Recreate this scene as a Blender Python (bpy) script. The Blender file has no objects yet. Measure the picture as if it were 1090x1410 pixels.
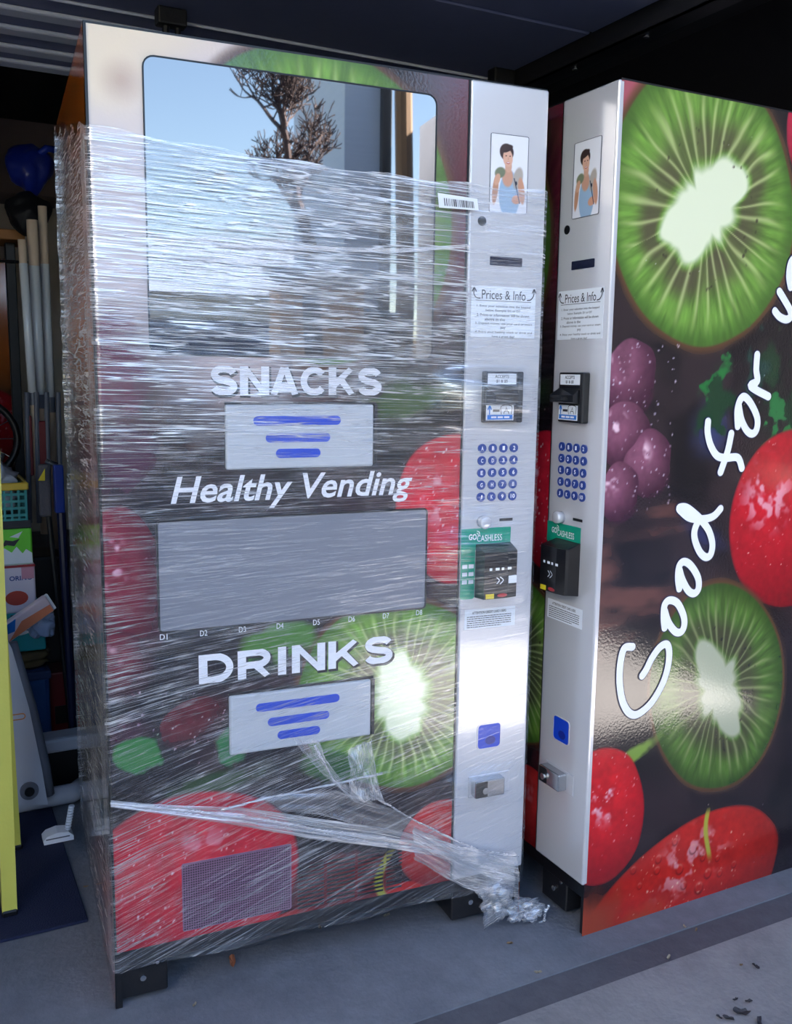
import bpy, bmesh, math, random
import numpy as np
from mathutils import Vector, Matrix, noise as mnoise

# ------------------------------------------------------------------ camera
# World axes follow the garage: x along the opening, y into the garage, z up.
CAM = np.array([-1.2782, -1.3825, 1.2561])
FPX, PITCH, ROLL, YAW = 1288.15, -0.1492, 0.0136, 0.4769
def _basis():
    fw = np.array([math.sin(YAW) * math.cos(PITCH), math.cos(YAW) * math.cos(PITCH), math.sin(PITCH)])
    rt = np.array([math.cos(YAW), -math.sin(YAW), 0.0])
    up = np.cross(rt, fw)
    c, s = math.cos(ROLL), math.sin(ROLL)
    return c * rt + s * up, -s * rt + c * up, fw
RT, UP, FW = _basis()
scene = bpy.context.scene
cam_data = bpy.data.cameras.new('camera')
cam_data.sensor_fit = 'HORIZONTAL'; cam_data.sensor_width = 36.0
cam_data.lens = 36.0 * FPX / 1090.0
cam_data.clip_start = 0.05; cam_data.clip_end = 200
cam = bpy.data.objects.new('camera', cam_data)
scene.collection.objects.link(cam)
M = Matrix((( RT[0], UP[0], -FW[0], CAM[0]), (RT[1], UP[1], -FW[1], CAM[1]), (RT[2], UP[2], -FW[2], CAM[2]), (0, 0, 0, 1)))
cam.matrix_world = M
scene.camera = cam

# ------------------------------------------------------------------ world, sun, exposure
world = bpy.data.worlds.new('sky'); scene.world = world
world.use_nodes = True
wn = world.node_tree; wn.nodes.clear()
sky = wn.nodes.new('ShaderNodeTexSky'); sky.sky_type = 'NISHITA'
sky.sun_disc = False; sky.sun_elevation = math.radians(36); sky.sun_rotation = math.radians(90)
sky.air_density = 1.0; sky.dust_density = 0.6; sky.ozone_density = 1.0
bg = wn.nodes.new('ShaderNodeBackground'); bg.inputs['Strength'].default_value = 0.19
wo = wn.nodes.new('ShaderNodeOutputWorld')
wn.links.new(sky.outputs[0], bg.inputs[0]); wn.links.new(bg.outputs[0], wo.inputs[0])
sun_d = bpy.data.lights.new('sun', 'SUN'); sun_d.energy = 36.0; sun_d.angle = math.radians(0.6); sun_d.color = (1, .93, .82)
sun = bpy.data.objects.new('sun', sun_d); scene.collection.objects.link(sun)
sun.rotation_euler = (0, math.radians(54), 0)      # light travels towards -x and down
sun.location = (10, -1, 8)
vs = scene.view_settings
vs.view_transform = 'Standard'; vs.look = 'None'; vs.gamma = 1.0; vs.use_curve_mapping = False
vs.exposure = 1.85

# ------------------------------------------------------------------ pixel helpers (photo 1090 x 1410)
def ray(px, py):
    return FW + RT * ((px - 545) / FPX) - UP * ((py - 705) / FPX)
def at_y(px, py, y):
    d = ray(px, py); t = (y - CAM[1]) / d[1]; return Vector(CAM + t * d)
def at_floor(px, py, z=0.0):
    d = ray(px, py); t = (z - CAM[2]) / d[2]; return Vector(CAM + t * d)
W, H, D, PAN, ZB = 0.9115, 1.83, 0.72, 0.178, 0.1231
M1_LOC, M1_ROT = (-0.9859, 0.3564), -0.0753
M2_LOC, M2_ROT = (0.0, 1.0613), -math.pi / 2
def _front(px, py, loc, rot):
    ex = np.array([math.cos(rot), math.sin(rot), 0]); ey = np.array([-math.sin(rot), math.cos(rot), 0])
    o = np.array([loc[0], loc[1], 0.0]); d = ray(px, py); t = ((o - CAM) @ ey) / (d @ ey); q = CAM + t * d
    return float((q - o) @ ex), float(q[2])
def d1(px, py): return _front(px, py, M1_LOC, M1_ROT)          # door of the wrapped machine -> u, z
def p2(px, py): return _front(px, py, M2_LOC, M2_ROT)          # front of the turned machine -> u, z
def s2(px, py):                                                # printed side of the turned machine -> depth, z
    d = ray(px, py); t = (0.15 - CAM[1]) / d[1]; q = CAM + t * d
    return float(q[0]), float(q[2])

# ------------------------------------------------------------------ scene helpers
COL = scene.collection
def tag(o, label=None, cat=None, group=None, kind=None):
    if label: o['label'] = label
    if cat: o['category'] = cat
    if group: o['group'] = group
    if kind: o['kind'] = kind
    return o
def empty(name, loc=(0, 0, 0), rz=0):
    o = bpy.data.objects.new(name, None); COL.objects.link(o)
    o.location = loc; o.rotation_euler = (0, 0, rz); o.empty_display_size = 0.1
    return o
def link_mesh(name, me, mat=None, parent=None, smooth=False):
    o = bpy.data.objects.new(name, me); COL.objects.link(o)
    if mat is not None and not me.materials: me.materials.append(mat)
    if parent is not None: o.parent = parent
    if smooth:
        me.polygons.foreach_set('use_smooth', [True] * len(me.polygons))
    return o
class MB:
    """collects shapes into one mesh"""
    def __init__(s): s.v = []; s.f = []
    def add(s, v, f):
        n = len(s.v); s.v += [tuple(p) for p in v]; s.f += [tuple(i + n for i in q) for q in f]; return s
    def box(s, x0, y0, z0, x1, y1, z1):
        return s.add([(x0, y0, z0), (x1, y0, z0), (x1, y1, z0), (x0, y1, z0), (x0, y0, z1), (x1, y0, z1), (x1, y1, z1), (x0, y1, z1)],
                     [(0, 3, 2, 1), (4, 5, 6, 7), (0, 1, 5, 4), (1, 2, 6, 5), (2, 3, 7, 6), (3, 0, 4, 7)])
    def bbox(s, x0, y0, z0, x1, y1, z1, r=0.004, seg=2):
        bm = bmesh.new(); bmesh.ops.create_cube(bm, size=1)
        for v in bm.verts:
            v.co = ((x0 + x1) / 2 + v.co.x * (x1 - x0), (y0 + y1) / 2 + v.co.y * (y1 - y0), (z0 + z1) / 2 + v.co.z * (z1 - z0))
        bmesh.ops.bevel(bm, geom=bm.edges[:], offset=r, segments=seg, affect='EDGES', profile=0.5)
        bm.verts.index_update()
        s.add([v.co[:] for v in bm.verts], [[v.index for v in f.verts] for f in bm.faces]); bm.free(); return s
    def prism(s, pts, y0, y1):
        """outline in x,z extruded along y (y0 = front)"""
        n = len(pts)
        v = [(p[0], y0, p[1]) for p in pts] + [(p[0], y1, p[1]) for p in pts]
        f = [tuple(range(n)), tuple(range(2 * n - 1, n - 1, -1))] + [((i + 1) % n, i, i + n, (i + 1) % n + n) for i in range(n)]
        return s.add(v, f)
    def tube(s, pts, rad, k=8, cap=True):
        pts = [Vector(p) for p in pts]; n = len(pts)
        rad = rad if hasattr(rad, '__len__') else [rad] * n
        vs_, fs = [], []
        prev = None
        for i in range(n):
            t = (pts[min(i + 1, n - 1)] - pts[max(i - 1, 0)]).normalized()
            if prev is None:
                a = Vector((0, 0, 1)) if abs(t.z) < 0.9 else Vector((1, 0, 0))
                nrm = t.cross(a).normalized()
            else:
                nrm = (prev - t * prev.dot(t)).normalized()
            prev = nrm; b = t.cross(nrm)
            for j in range(k):
                an = 2 * math.pi * j / k
                vs_.append(pts[i] + (nrm * math.cos(an) + b * math.sin(an)) * rad[i])
        for i in range(n - 1):
            for j in range(k):
                fs.append((i * k + j, i * k + (j + 1) % k, (i + 1) * k + (j + 1) % k, (i + 1) * k + j))
        if cap:
            fs.append(tuple(range(k - 1, -1, -1))); fs.append(tuple((n - 1) * k + j for j in range(k)))
        return s.add(vs_, fs)
    def cyl_y(s, x, z, r, y0, y1, k=24, rz=None):
        rz = rz or r
        return s.prism([(x + r * math.cos(2 * math.pi * i / k), z + rz * math.sin(2 * math.pi * i / k)) for i in range(k)], y0, y1)
    def build(s, name, mat, parent=None, smooth=False):
        me = bpy.data.meshes.new(name); me.from_pydata(s.v, [], s.f); me.update()
        return link_mesh(name, me, mat, parent, smooth)
def rrect(x0, z0, x1, z1, r, k=5):
    out = []
    for cx, cz, a0 in ((x1 - r, z0 + r, -90), (x1 - r, z1 - r, 0), (x0 + r, z1 - r, 90), (x0 + r, z0 + r, 180)):
        for i in range(k + 1):
            a = math.radians(a0 + 90 * i / k); out.append((cx + r * math.cos(a), cz + r * math.sin(a)))
    return out
def frame_pts(mb, x0, z0, x1, z1, r, w, y0, y1):
    a = rrect(x0, z0, x1, z1, r); b = rrect(x0 - w, z0 - w, x1 + w, z1 + w, r + w)
    n = len(a); v = [(p[0], y, p[1]) for y in (y0, y1) for q in (a, b) for p in q]
    f = []
    for i in range(n):
        j = (i + 1) % n
        f += [(i, i + n, j + n, j), (i + n, i + 3 * n, j + 3 * n, j + n), (i + 2 * n, i, j, j + 2 * n)]
    return mb.add(v, f)

# ------------------------------------------------------------------ materials
MATS = {}
def srgb(c):
    return tuple(((x / 255) / 12.92 if x / 255 <= .04045 else ((x / 255 + .055) / 1.055) ** 2.4) for x in c)
def mat(name, c, rough=0.5, metal=0.0, bump=0.0, bscale=60, var=0.12, vscale=8, spec=0.5, coat=0.0, c2=None, stretch=(1, 1, 1), trans=0.0):
    if name in MATS: return MATS[name]
    m = bpy.data.materials.new(name); m.use_nodes = True; MATS[name] = m
    nt = m.node_tree; b = nt.nodes['Principled BSDF']
    tc = nt.nodes.new('ShaderNodeTexCoord'); mp = nt.nodes.new('ShaderNodeMapping'); mp.inputs['Scale'].default_value = stretch
    nt.links.new(tc.outputs['Object'], mp.inputs[0])
    nz = nt.nodes.new('ShaderNodeTexNoise'); nz.inputs['Scale'].default_value = vscale; nz.inputs['Detail'].default_value = 5
    nt.links.new(mp.outputs[0], nz.inputs['Vector'])
    mx = nt.nodes.new('ShaderNodeMix'); mx.data_type = 'RGBA'
    lc = srgb(c); l2 = srgb(c2) if c2 else tuple(x * (1 - var) for x in lc)
    l1 = lc if c2 else tuple(min(1, x * (1 + var * .6)) for x in lc)
    mx.inputs['A'].default_value = (*l1, 1); mx.inputs['B'].default_value = (*l2, 1)
    nt.links.new(nz.outputs['Fac'], mx.inputs['Factor']); nt.links.new(mx.outputs['Result'], b.inputs['Base Color'])
    b.inputs['Roughness'].default_value = rough; b.inputs['Metallic'].default_value = metal
    b.inputs['Specular IOR Level'].default_value = spec; b.inputs['Coat Weight'].default_value = coat; b.inputs['Coat Roughness'].default_value = 0.06
    b.inputs['Transmission Weight'].default_value = trans
    if bump:
        n2 = nt.nodes.new('ShaderNodeTexNoise'); n2.inputs['Scale'].default_value = bscale; n2.inputs['Detail'].default_value = 4
        nt.links.new(mp.outputs[0], n2.inputs['Vector'])
        bp = nt.nodes.new('ShaderNodeBump'); bp.inputs['Strength'].default_value = bump; bp.inputs['Distance'].default_value = 0.01
        nt.links.new(n2.outputs['Fac'], bp.inputs['Height']); nt.links.new(bp.outputs['Normal'], b.inputs['Normal'])
    return m
def print_mat(name, rough=0.14, coat=0.8, bump=0.05):
    m = bpy.data.materials.new(name); m.use_nodes = True; MATS[name] = m
    nt = m.node_tree; b = nt.nodes['Principled BSDF']
    a = nt.nodes.new('ShaderNodeAttribute'); a.attribute_name = 'Col'
    nt.links.new(a.outputs['Color'], b.inputs['Base Color'])
    b.inputs['Roughness'].default_value = rough; b.inputs['Coat Weight'].default_value = coat; b.inputs['Coat Roughness'].default_value = 0.08
    tc = nt.nodes.new('ShaderNodeTexCoord'); n2 = nt.nodes.new('ShaderNodeTexNoise'); n2.inputs['Scale'].default_value = 170
    nt.links.new(tc.outputs['Object'], n2.inputs['Vector'])
    bp = nt.nodes.new('ShaderNodeBump'); bp.inputs['Strength'].default_value = bump; bp.inputs['Distance'].default_value = 0.004
    nt.links.new(n2.outputs['Fac'], bp.inputs['Height']); nt.links.new(bp.outputs['Normal'], b.inputs['Normal']); nt.links.new(bp.outputs['Normal'], b.inputs['Coat Normal'])
    return m
M_BLACK = mat('black_paint', (16, 16, 20), .35, bump=.05, bscale=120)
M_STEEL = mat('black_steel', (24, 24, 28), .45, bump=.1)
M_PANEL = mat('silver_panel_paint', (204, 205, 211), .24, metal=.2, var=.03, coat=.8)
_g = M_PANEL.node_tree.nodes['Principled BSDF']; _g.inputs['Coat IOR'].default_value = 1.75; _g.inputs['Coat Roughness'].default_value = .07
M_WHITE = mat('white_vinyl', (236, 238, 246), .35, var=.02)
M_PAPER = mat('sticker_paper', (226, 232, 240), .5, var=.03)
M_INK = mat('dark_ink', (40, 42, 52), .6, var=.1)
M_BLUE = mat('royal_blue_plastic', (6, 66, 196), .35, var=.05)
M_KEY = mat('blue_button', (34, 64, 140), .3, var=.05)
M_GLASSY = mat('tinted_window_glass', (14, 17, 22), .02, spec=.5, coat=1.0, var=.02)
_g = M_GLASSY.node_tree.nodes['Principled BSDF']; _g.inputs['IOR'].default_value = 2.6; _g.inputs['Coat IOR'].default_value = 1.95; _g.inputs['Coat Roughness'].default_value = .01
M_GREY = mat('grey_window_panel', (126, 130, 142), .18, var=.05, coat=.3)
M_FLAP = mat('pale_flap_plastic', (188, 194, 202), .28, var=.04)
M_CHROME = mat('satin_chrome', (190, 192, 196), .22, metal=.9, var=.05)
M_TEAL = mat('teal_sticker', (14, 150, 122), .3, var=.05)
M_READER = mat('black_reader_plastic', (22, 22, 26), .28, bump=.03, bscale=200)
M_YELLOW = mat('yellow_label', (220, 200, 40), .4)
M_RED = mat('red_label', (170, 40, 50), .4)
M_SKYBLUE = mat('sky_blue_label', (40, 120, 210), .35)
M_PRINT = print_mat('fruit_print_vinyl')
M_PHOTO = print_mat('portrait_print', .25, .2, 0)

def decal(name, mb_pts, parent, m, y, th=0.0006):
    return MB().prism(mb_pts, y - th, y).build(name, m, parent)
_txt = {}
def text(body, parent, m, x0, z0, x1, z1, y, bold=0.0, shear=0.0, name='lettering', dx=0.0):
    key = (body, bold, shear)
    if key not in _txt:
        cu = bpy.data.curves.new('t', 'FONT'); cu.body = body; cu.offset = bold; cu.shear = shear; cu.resolution_u = 3
        if '\n' in body: cu.align_x = 'CENTER'
        to = bpy.data.objects.new('t', cu); COL.objects.link(to)
        dg = bpy.context.evaluated_depsgraph_get(); ev = to.evaluated_get(dg); me = ev.to_mesh()
        v = np.empty(len(me.vertices) * 3, np.float32); me.vertices.foreach_get('co', v); v = v.reshape(-1, 3)[:, :2].copy()
        f = [tuple(p.vertices) for p in me.polygons]
        ev.to_mesh_clear(); bpy.data.objects.remove(to); bpy.data.curves.remove(cu)
        v -= v.min(0); v /= np.maximum(v.max(0), 1e-6); _txt[key] = (v, f)
    v, f = _txt[key]
    me = bpy.data.meshes.new(name)
    me.from_pydata([(x0 + (x1 - x0) * a, y, z0 + (z1 - z0) * b + dx * a) for a, b in v], [], f); me.update()
    return link_mesh(name, me, m, parent)
BOLD = {   # unit-box strokes: x 0..1, z 0..1 centre lines
    'N': [[(.09, 0), (.09, 1)], [(.12, .98), (.88, .02)], [(.91, 0), (.91, 1)]],
    'K': [[(.10, 0), (.10, 1)], [(.86, .99), (.16, .36)], [(.42, .60), (.90, .01)]],
    'A': [[(.08, 0), (.47, 1)], [(.92, 0), (.53, 1)], [(.25, .29), (.75, .29)]],
    'I': [[(.5, 0), (.5, 1)]]}
def arc(cx, cz, rx, rz, a0, a1, n=14): return [(cx + rx * math.cos(math.radians(a0 + (a1 - a0) * i / n)), cz + rz * math.sin(math.radians(a0 + (a1 - a0) * i / n))) for i in range(n + 1)]
BOLD['C'] = [arc(.52, .5, .42, .40, 38, 322, 22)]
BOLD['S'] = [arc(.50, .71, .36, .195, 12, 255, 14) + arc(.50, .29, .38, .195, 78, -168, 14)]
BOLD['D'] = [[(.10, 0), (.10, 1)], [(.10, .905), (.42, .905)] + arc(.42, .5, .48, .405, 80, -80, 14) + [(.42, .095), (.10, .095)]]
BOLD['R'] = [[(.10, 0), (.10, 1)], [(.10, .905), (.55, .905)] + arc(.58, .685, .30, .22, 80, -80, 10) + [(.55, .465), (.10, .465)], [(.52, .46), (.88, .0)]]
def bold_text(word, parent, m, x0, z0, x1, z1, y, t=.2, grow=0.0, name='lettering'):
    h = z1 - z0; adv = [(.36 if c == 'I' else 1.0) for c in word]; gap = .17
    unit = (x1 - x0) / (sum(adv) + gap * (len(word) - 1)); x = x0
    for c, a in zip(word, adv):
        w = unit * a; th = t * h
        mb = MB(); layer = 0
        for st in BOLD[c]:
            P = np.array([(x + (.5 * w if c == 'I' else px * w), z0 + pz * h) for px, pz in st]); layer += 1
            T = np.gradient(P, axis=0); T /= np.linalg.norm(T, axis=1)[:, None] + 1e-9
            wd = th * 1.18 if abs(T[0][1]) > .95 and len(P) == 2 else th
            N = np.stack([-T[:, 1], T[:, 0]], 1) * (wd / 2 + grow)
            P[0] -= T[0] * grow; P[-1] += T[-1] * grow
            v = []
            for q, nn in zip(P, N): v += [(q[0] + nn[0], y - layer * 3e-5, min(max(q[1] + nn[1], z0 - grow), z1 + grow)), (q[0] - nn[0], y - layer * 3e-5, min(max(q[1] - nn[1], z0 - grow), z1 + grow))]
            mb.add(v, [(2 * i, 2 * i + 1, 2 * i + 3, 2 * i + 2) for i in range(len(P) - 1)])
        mb.build(name, m, parent); x += w + unit * gap
def ribbon(paths, w, y, name, m, parent, axis='xz', k=8):
    """round-ended strokes drawn flat in the x,z plane; paths are lists of (x,z)"""
    bm = MB()
    n = 0
    for pts in paths:
        P = [np.array(p, float) for p in pts]
        Q = []
        for i in range(len(P) - 1):
            a = P[max(i - 1, 0)]; b = P[i]; c = P[i + 1]; d = P[min(i + 2, len(P) - 1)]
            for t in np.linspace(0, 1, k, endpoint=False):
                Q.append(.5 * (2 * b + (c - a) * t + (2 * a - 5 * b + 4 * c - d) * t * t + (-a + 3 * b - 3 * c + d) * t ** 3))
        Q.append(P[-1])
        Q = np.array(Q); T = np.gradient(Q, axis=0); T /= np.linalg.norm(T, axis=1)[:, None] + 1e-9
        N = np.stack([-T[:, 1], T[:, 0]], 1) * w / 2
        n += 1
        yy = y - n * 0.0002
        v = []
        for iq, (q, nn) in enumerate(zip(Q, N)): v += [(q[0] + nn[0], yy - iq * 3e-6, q[1] + nn[1]), (q[0] - nn[0], yy - iq * 3e-6, q[1] - nn[1])]
        f = [(2 * i, 2 * i + 1, 2 * i + 3, 2 * i + 2) for i in range(len(Q) - 1)]
        bm.add(v, f)
        for e in (0, -1):
            bm.add([(Q[e][0] + w / 2 * math.cos(a), yy - (5e-6 if e == 0 else len(Q) * 3e-6 + 5e-6), Q[e][1] + w / 2 * math.sin(a)) for a in np.linspace(0, 2 * math.pi, 14, endpoint=False)], [tuple(range(14))])
    return bm.build(name, m, parent)

# ------------------------------------------------------------------ printed fruit, painted into vertex colours
def vnoise(x, y, seed=0):
    rs = np.random.RandomState(seed); g = rs.rand(256, 256)
    xi = np.floor(x).astype(int); yi = np.floor(y).astype(int); fx = x - xi; fy = y - yi
    fx = fx * fx * (3 - 2 * fx); fy = fy * fy * (3 - 2 * fy)
    a = g[xi % 256, yi % 256]; b = g[(xi + 1) % 256, yi % 256]; c = g[xi % 256, (yi + 1) % 256]; d = g[(xi + 1) % 256, (yi + 1) % 256]
    return (a * (1 - fx) + b * fx) * (1 - fy) + (c * (1 - fx) + d * fx) * fy
def fbm(x, y, seed=0, o=4):
    r = 0; amp = .5
    for i in range(o): r = r + amp * vnoise(x * 2 ** i, y * 2 ** i, seed + i); amp *= .5
    return r / (1 - .5 ** o)
def sst(a, b, x):
    t = np.clip((x - a) / (b - a), 0, 1); return t * t * (3 - 2 * t)
class Art:
    def __init__(s, x0, z0, x1, z1, step):
        s.nx = int(round((x1 - x0) / step)) + 1; s.nz = int(round((z1 - z0) / step)) + 1
        s.box = (x0, z0, x1, z1)
        s.X, s.Z = np.meshgrid(np.linspace(x0, x1, s.nx), np.linspace(z0, z1, s.nz), indexing='ij')
        s.I = np.zeros((s.nx, s.nz, 3)); s.rng = np.random.RandomState(3)
    def mix(s, m, c):
        c = np.asarray(c, float)
        m = np.clip(m, 0, 1)[..., None]; s.I = s.I * (1 - m) + c * m
    def ground(s, c1, c2, sc=7, seed=1):
        n = sst(.3, .7, fbm(s.X * sc + 9, s.Z * sc + 5, seed))[..., None]
        s.I = np.array(c1, float) * (1 - n) + np.array(c2, float) * n
    def polar(s, cx, cz, rx, rz, rot):
        a = math.radians(rot); dx = s.X - cx; dz = s.Z - cz
        p = (dx * math.cos(a) + dz * math.sin(a)) / rx; q = (-dx * math.sin(a) + dz * math.cos(a)) / rz
        return p, q, np.sqrt(p * p + q * q), np.arctan2(q, p)
    def blob(s, cx, cz, rx, rz, rot, c, soft=.3, wob=.12, seed=5):
        p, q, r, a = s.polar(cx, cz, rx, rz, rot)
        r = r * (1 + wob * (fbm(s.X * 30 + 50, s.Z * 30 + 50, seed) - .5) * 2)
        s.mix(1 - sst(1 - soft, 1, r), c)
    def kiwi(s, cx, cz, rx, rz, rot, ca=.5, cb=.22, crot=0, seed=2, rays=40, bright=1.0, rim=True, corner=0.0):
        p, q, r, a = s.polar(cx, cz, rx, rz, rot)
        r = r * (1 + .05 * (vnoise(np.cos(a) * 2 + 7, np.sin(a) * 2 + 7, seed) - .5))
        b = a - math.radians(crot)
        core = 1 / np.sqrt((np.cos(b) / ca) ** 2 + (np.sin(b) / cb) ** 2)
        core = core * (1 + .42 * (vnoise(np.cos(a) * 4 + 3, np.sin(a) * 4 + 9, seed + 1) - .5) + corner * np.cos(4 * b))
        t = (r - core) / (1 - core)
        aw = a + .12 * (vnoise(a * 5 + 30, r * 3, seed + 4) - .5)
        ra = .5 + .5 * np.cos(rays * aw + 1.5 * vnoise(a * 9 + 40, r * 0 + 3, seed + 5))
        ray_ = ra ** 6
        fib = fbm(a * 26 + 60, r * 5, seed + 6, 3)
        green = np.array([102, 142, 56.]) * (.72 + .56 * fib[..., None]) * bright
        deep = np.array([62, 98, 34.]) * bright; seedc = np.array([80, 68, 54.]) * bright
        col = green.copy()
        sm = (sst(.04, .16, t) * (1 - sst(.28, .62, t)) * (.55 + .45 * vnoise(a * 4 + 20, r * 3, seed + 12)))[..., None]; col = col * (1 - .85 * sm) + seedc * .85 * sm
        de = sst(.72, 1.0, t)[..., None]; col = col * (1 - .75 * de) + deep * .75 * de
        rm = (ray_ * sst(-.02, .05, t) * (1 - sst(.5, .95, t)))[..., None]; col = col * (1 - .72 * rm) + np.array([196, 208, 138.]) * .72 * rm * bright + 0
        cc = (1 - sst(-.06, .1, t))[..., None]; col = col * (1 - cc) + np.array([232, 238, 205.]) * min(bright, 1.05) * cc
        if rim: s.mix((1 - sst(1.0, 1.09, r)), (92, 62, 40))
        s.mix(1 - sst(.985, 1.01, r), col)
        for _ in range(26):
            th = s.rng.uniform(0, 6.28); q_ = .5 + s.rng.uniform(-.06, .1); cr, sr = math.cos(math.radians(rot)), math.sin(math.radians(rot))
            ex_, ez_ = math.cos(th) * q_ * rx, math.sin(th) * q_ * rz
            x_, z_ = cx + ex_ * cr - ez_ * sr, cz + ex_ * sr + ez_ * cr
            s.drops(1, (x_, z_, x_ + 1e-6, z_ + 1e-6), .003, .006, (48, 38, 34), .7)
    def berry(s, cx, cz, rx, rz, rot, c=(186, 22, 38), dark=(96, 8, 18), seed=4, lx=-.3, lz=.35, wob=.1, gl=0.5):
        p, q, r, a = s.polar(cx, cz, rx, rz, rot)
        r = r * (1 + wob * (vnoise(np.cos(a) * 1.5 + 3, np.sin(a) * 1.5 + 3, seed) - .5))
        n = fbm(s.X * 22, s.Z * 22, seed + 3)
        k = sst(.25, 1.15, np.sqrt((p - lx) ** 2 + (q - lz) ** 2) * .75 + (n - .5) * .5)[..., None]
        col = np.array(c, float) * (1 - k) + np.array(dark, float) * k
        col *= (.74 + .36 * n + .16 * fbm(s.X * 90, s.Z * 90, seed + 6, 3))[..., None]
        h = np.clip(sst(.54, .70, fbm(s.X * 34 + 9, s.Z * 34 + 3, seed + 9, 3)) * (1 - sst(.15, .55, np.sqrt((p - lx) ** 2 + (q - lz) ** 2))) * gl, 0, 1)[..., None]
        col = col * (1 - h) + np.array([236, 200, 214.]) * h
        s.mix(1 - sst(.97, 1.02, r), col)
    def drops(s, n, box, smin=.0015, smax=.004, c=(235, 225, 232), al=.85, clip=None):
        x0, z0, x1, z1 = s.box; dx = (x1 - x0) / (s.nx - 1); dz = (z1 - z0) / (s.nz - 1)
        for _ in range(n):
            cx = s.rng.uniform(box[0], box[2]); cz = s.rng.uniform(box[1], box[3])
            if clip and ((cx - clip[0]) / clip[2]) ** 2 + ((cz - clip[1]) / clip[3]) ** 2 > .85: continue
            a = s.rng.uniform(smin, smax); b = a * s.rng.uniform(.35, .9); th = s.rng.uniform(.6, 1.9)
            i0 = int(max(0, (cx - a * 2 - x0) / dx)); i1 = int(min(s.nx, (cx + a * 2 - x0) / dx + 2))
            k0 = int(max(0, (cz - a * 2 - z0) / dz)); k1 = int(min(s.nz, (cz + a * 2 - z0) / dz + 2))
            if i1 <= i0 or k1 <= k0: continue
            X = s.X[i0:i1, k0:k1] - cx; Z = s.Z[i0:i1, k0:k1] - cz
            p = (X * math.cos(th) + Z * math.sin(th)) / a; q = (-X * math.sin(th) + Z * math.cos(th)) / b
            m = (1 - sst(.5, 1.15, np.sqrt(p * p + q * q)))[..., None] * al * s.rng.uniform(.4, 1)
            s.I[i0:i1, k0:k1] = s.I[i0:i1, k0:k1] * (1 - m) + np.array(c, float) * m
    def bubbles(s, n, box, smin=.006, smax=.014, clip=None):
        for _ in range(n):
            cx = s.rng.uniform(box[0], box[2]); cz = s.rng.uniform(box[1], box[3]); r0 = s.rng.uniform(smin, smax)
            if clip and ((cx - clip[0]) / clip[2]) ** 2 + ((cz - clip[1]) / clip[3]) ** 2 > .8: continue
            p, q, r, a = s.polar(cx, cz, r0, r0 * 1.15, 0)
            m = r < 1.3
            ringd = np.exp(-((r - .95) / .2) ** 2) * np.clip(.5 - q * .7, 0, 1); ringl = np.exp(-((r - .8) / .22) ** 2) * np.clip(q, 0, 1)
            s.mix(ringd * m * .55, (70, 12, 14)); s.mix(ringl * m * .6, (228, 160, 140))
    def mesh(s, name, yoff=0.0, flip='front'):
        nx, nz = s.nx, s.nz
        co = np.zeros((nx, nz, 3), np.float32)
        if flip == 'front': co[..., 0] = s.X; co[..., 1] = yoff; co[..., 2] = s.Z
        elif flip == 'right': co[..., 0] = yoff; co[..., 1] = s.X; co[..., 2] = s.Z      # outer right side, X = depth
        else: co[..., 0] = yoff; co[..., 1] = s.X; co[..., 2] = s.Z
        idx = np.arange(nx * nz, dtype=np.int32).reshape(nx, nz)
        q = np.stack([idx[:-1, :-1], idx[1:, :-1], idx[1:, 1:], idx[:-1, 1:]], -1).reshape(-1, 4)
        if flip == 'left': q = q[:, ::-1]
        me = bpy.data.meshes.new(name)
        me.vertices.add(nx * nz); me.vertices.foreach_set('co', co.ravel())
        me.loops.add(q.size); me.loops.foreach_set('vertex_index', np.ascontiguousarray(q).ravel())
        me.polygons.add(len(q)); me.polygons.foreach_set('loop_start', np.arange(0, q.size, 4, dtype=np.int32))
        me.update()
        at = me.color_attributes.new('Col', 'FLOAT_COLOR', 'POINT')
        c = np.clip(s.I, 0, 255) / 255.0; lin = np.where(c <= .04045, c / 12.92, ((c + .055) / 1.055) ** 2.4)
        rgba = np.ones((nx * nz, 4), np.float32); rgba[:, :3] = lin.reshape(-1, 3)
        at.data.foreach_set('color', rgba.ravel())
        return me

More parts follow.
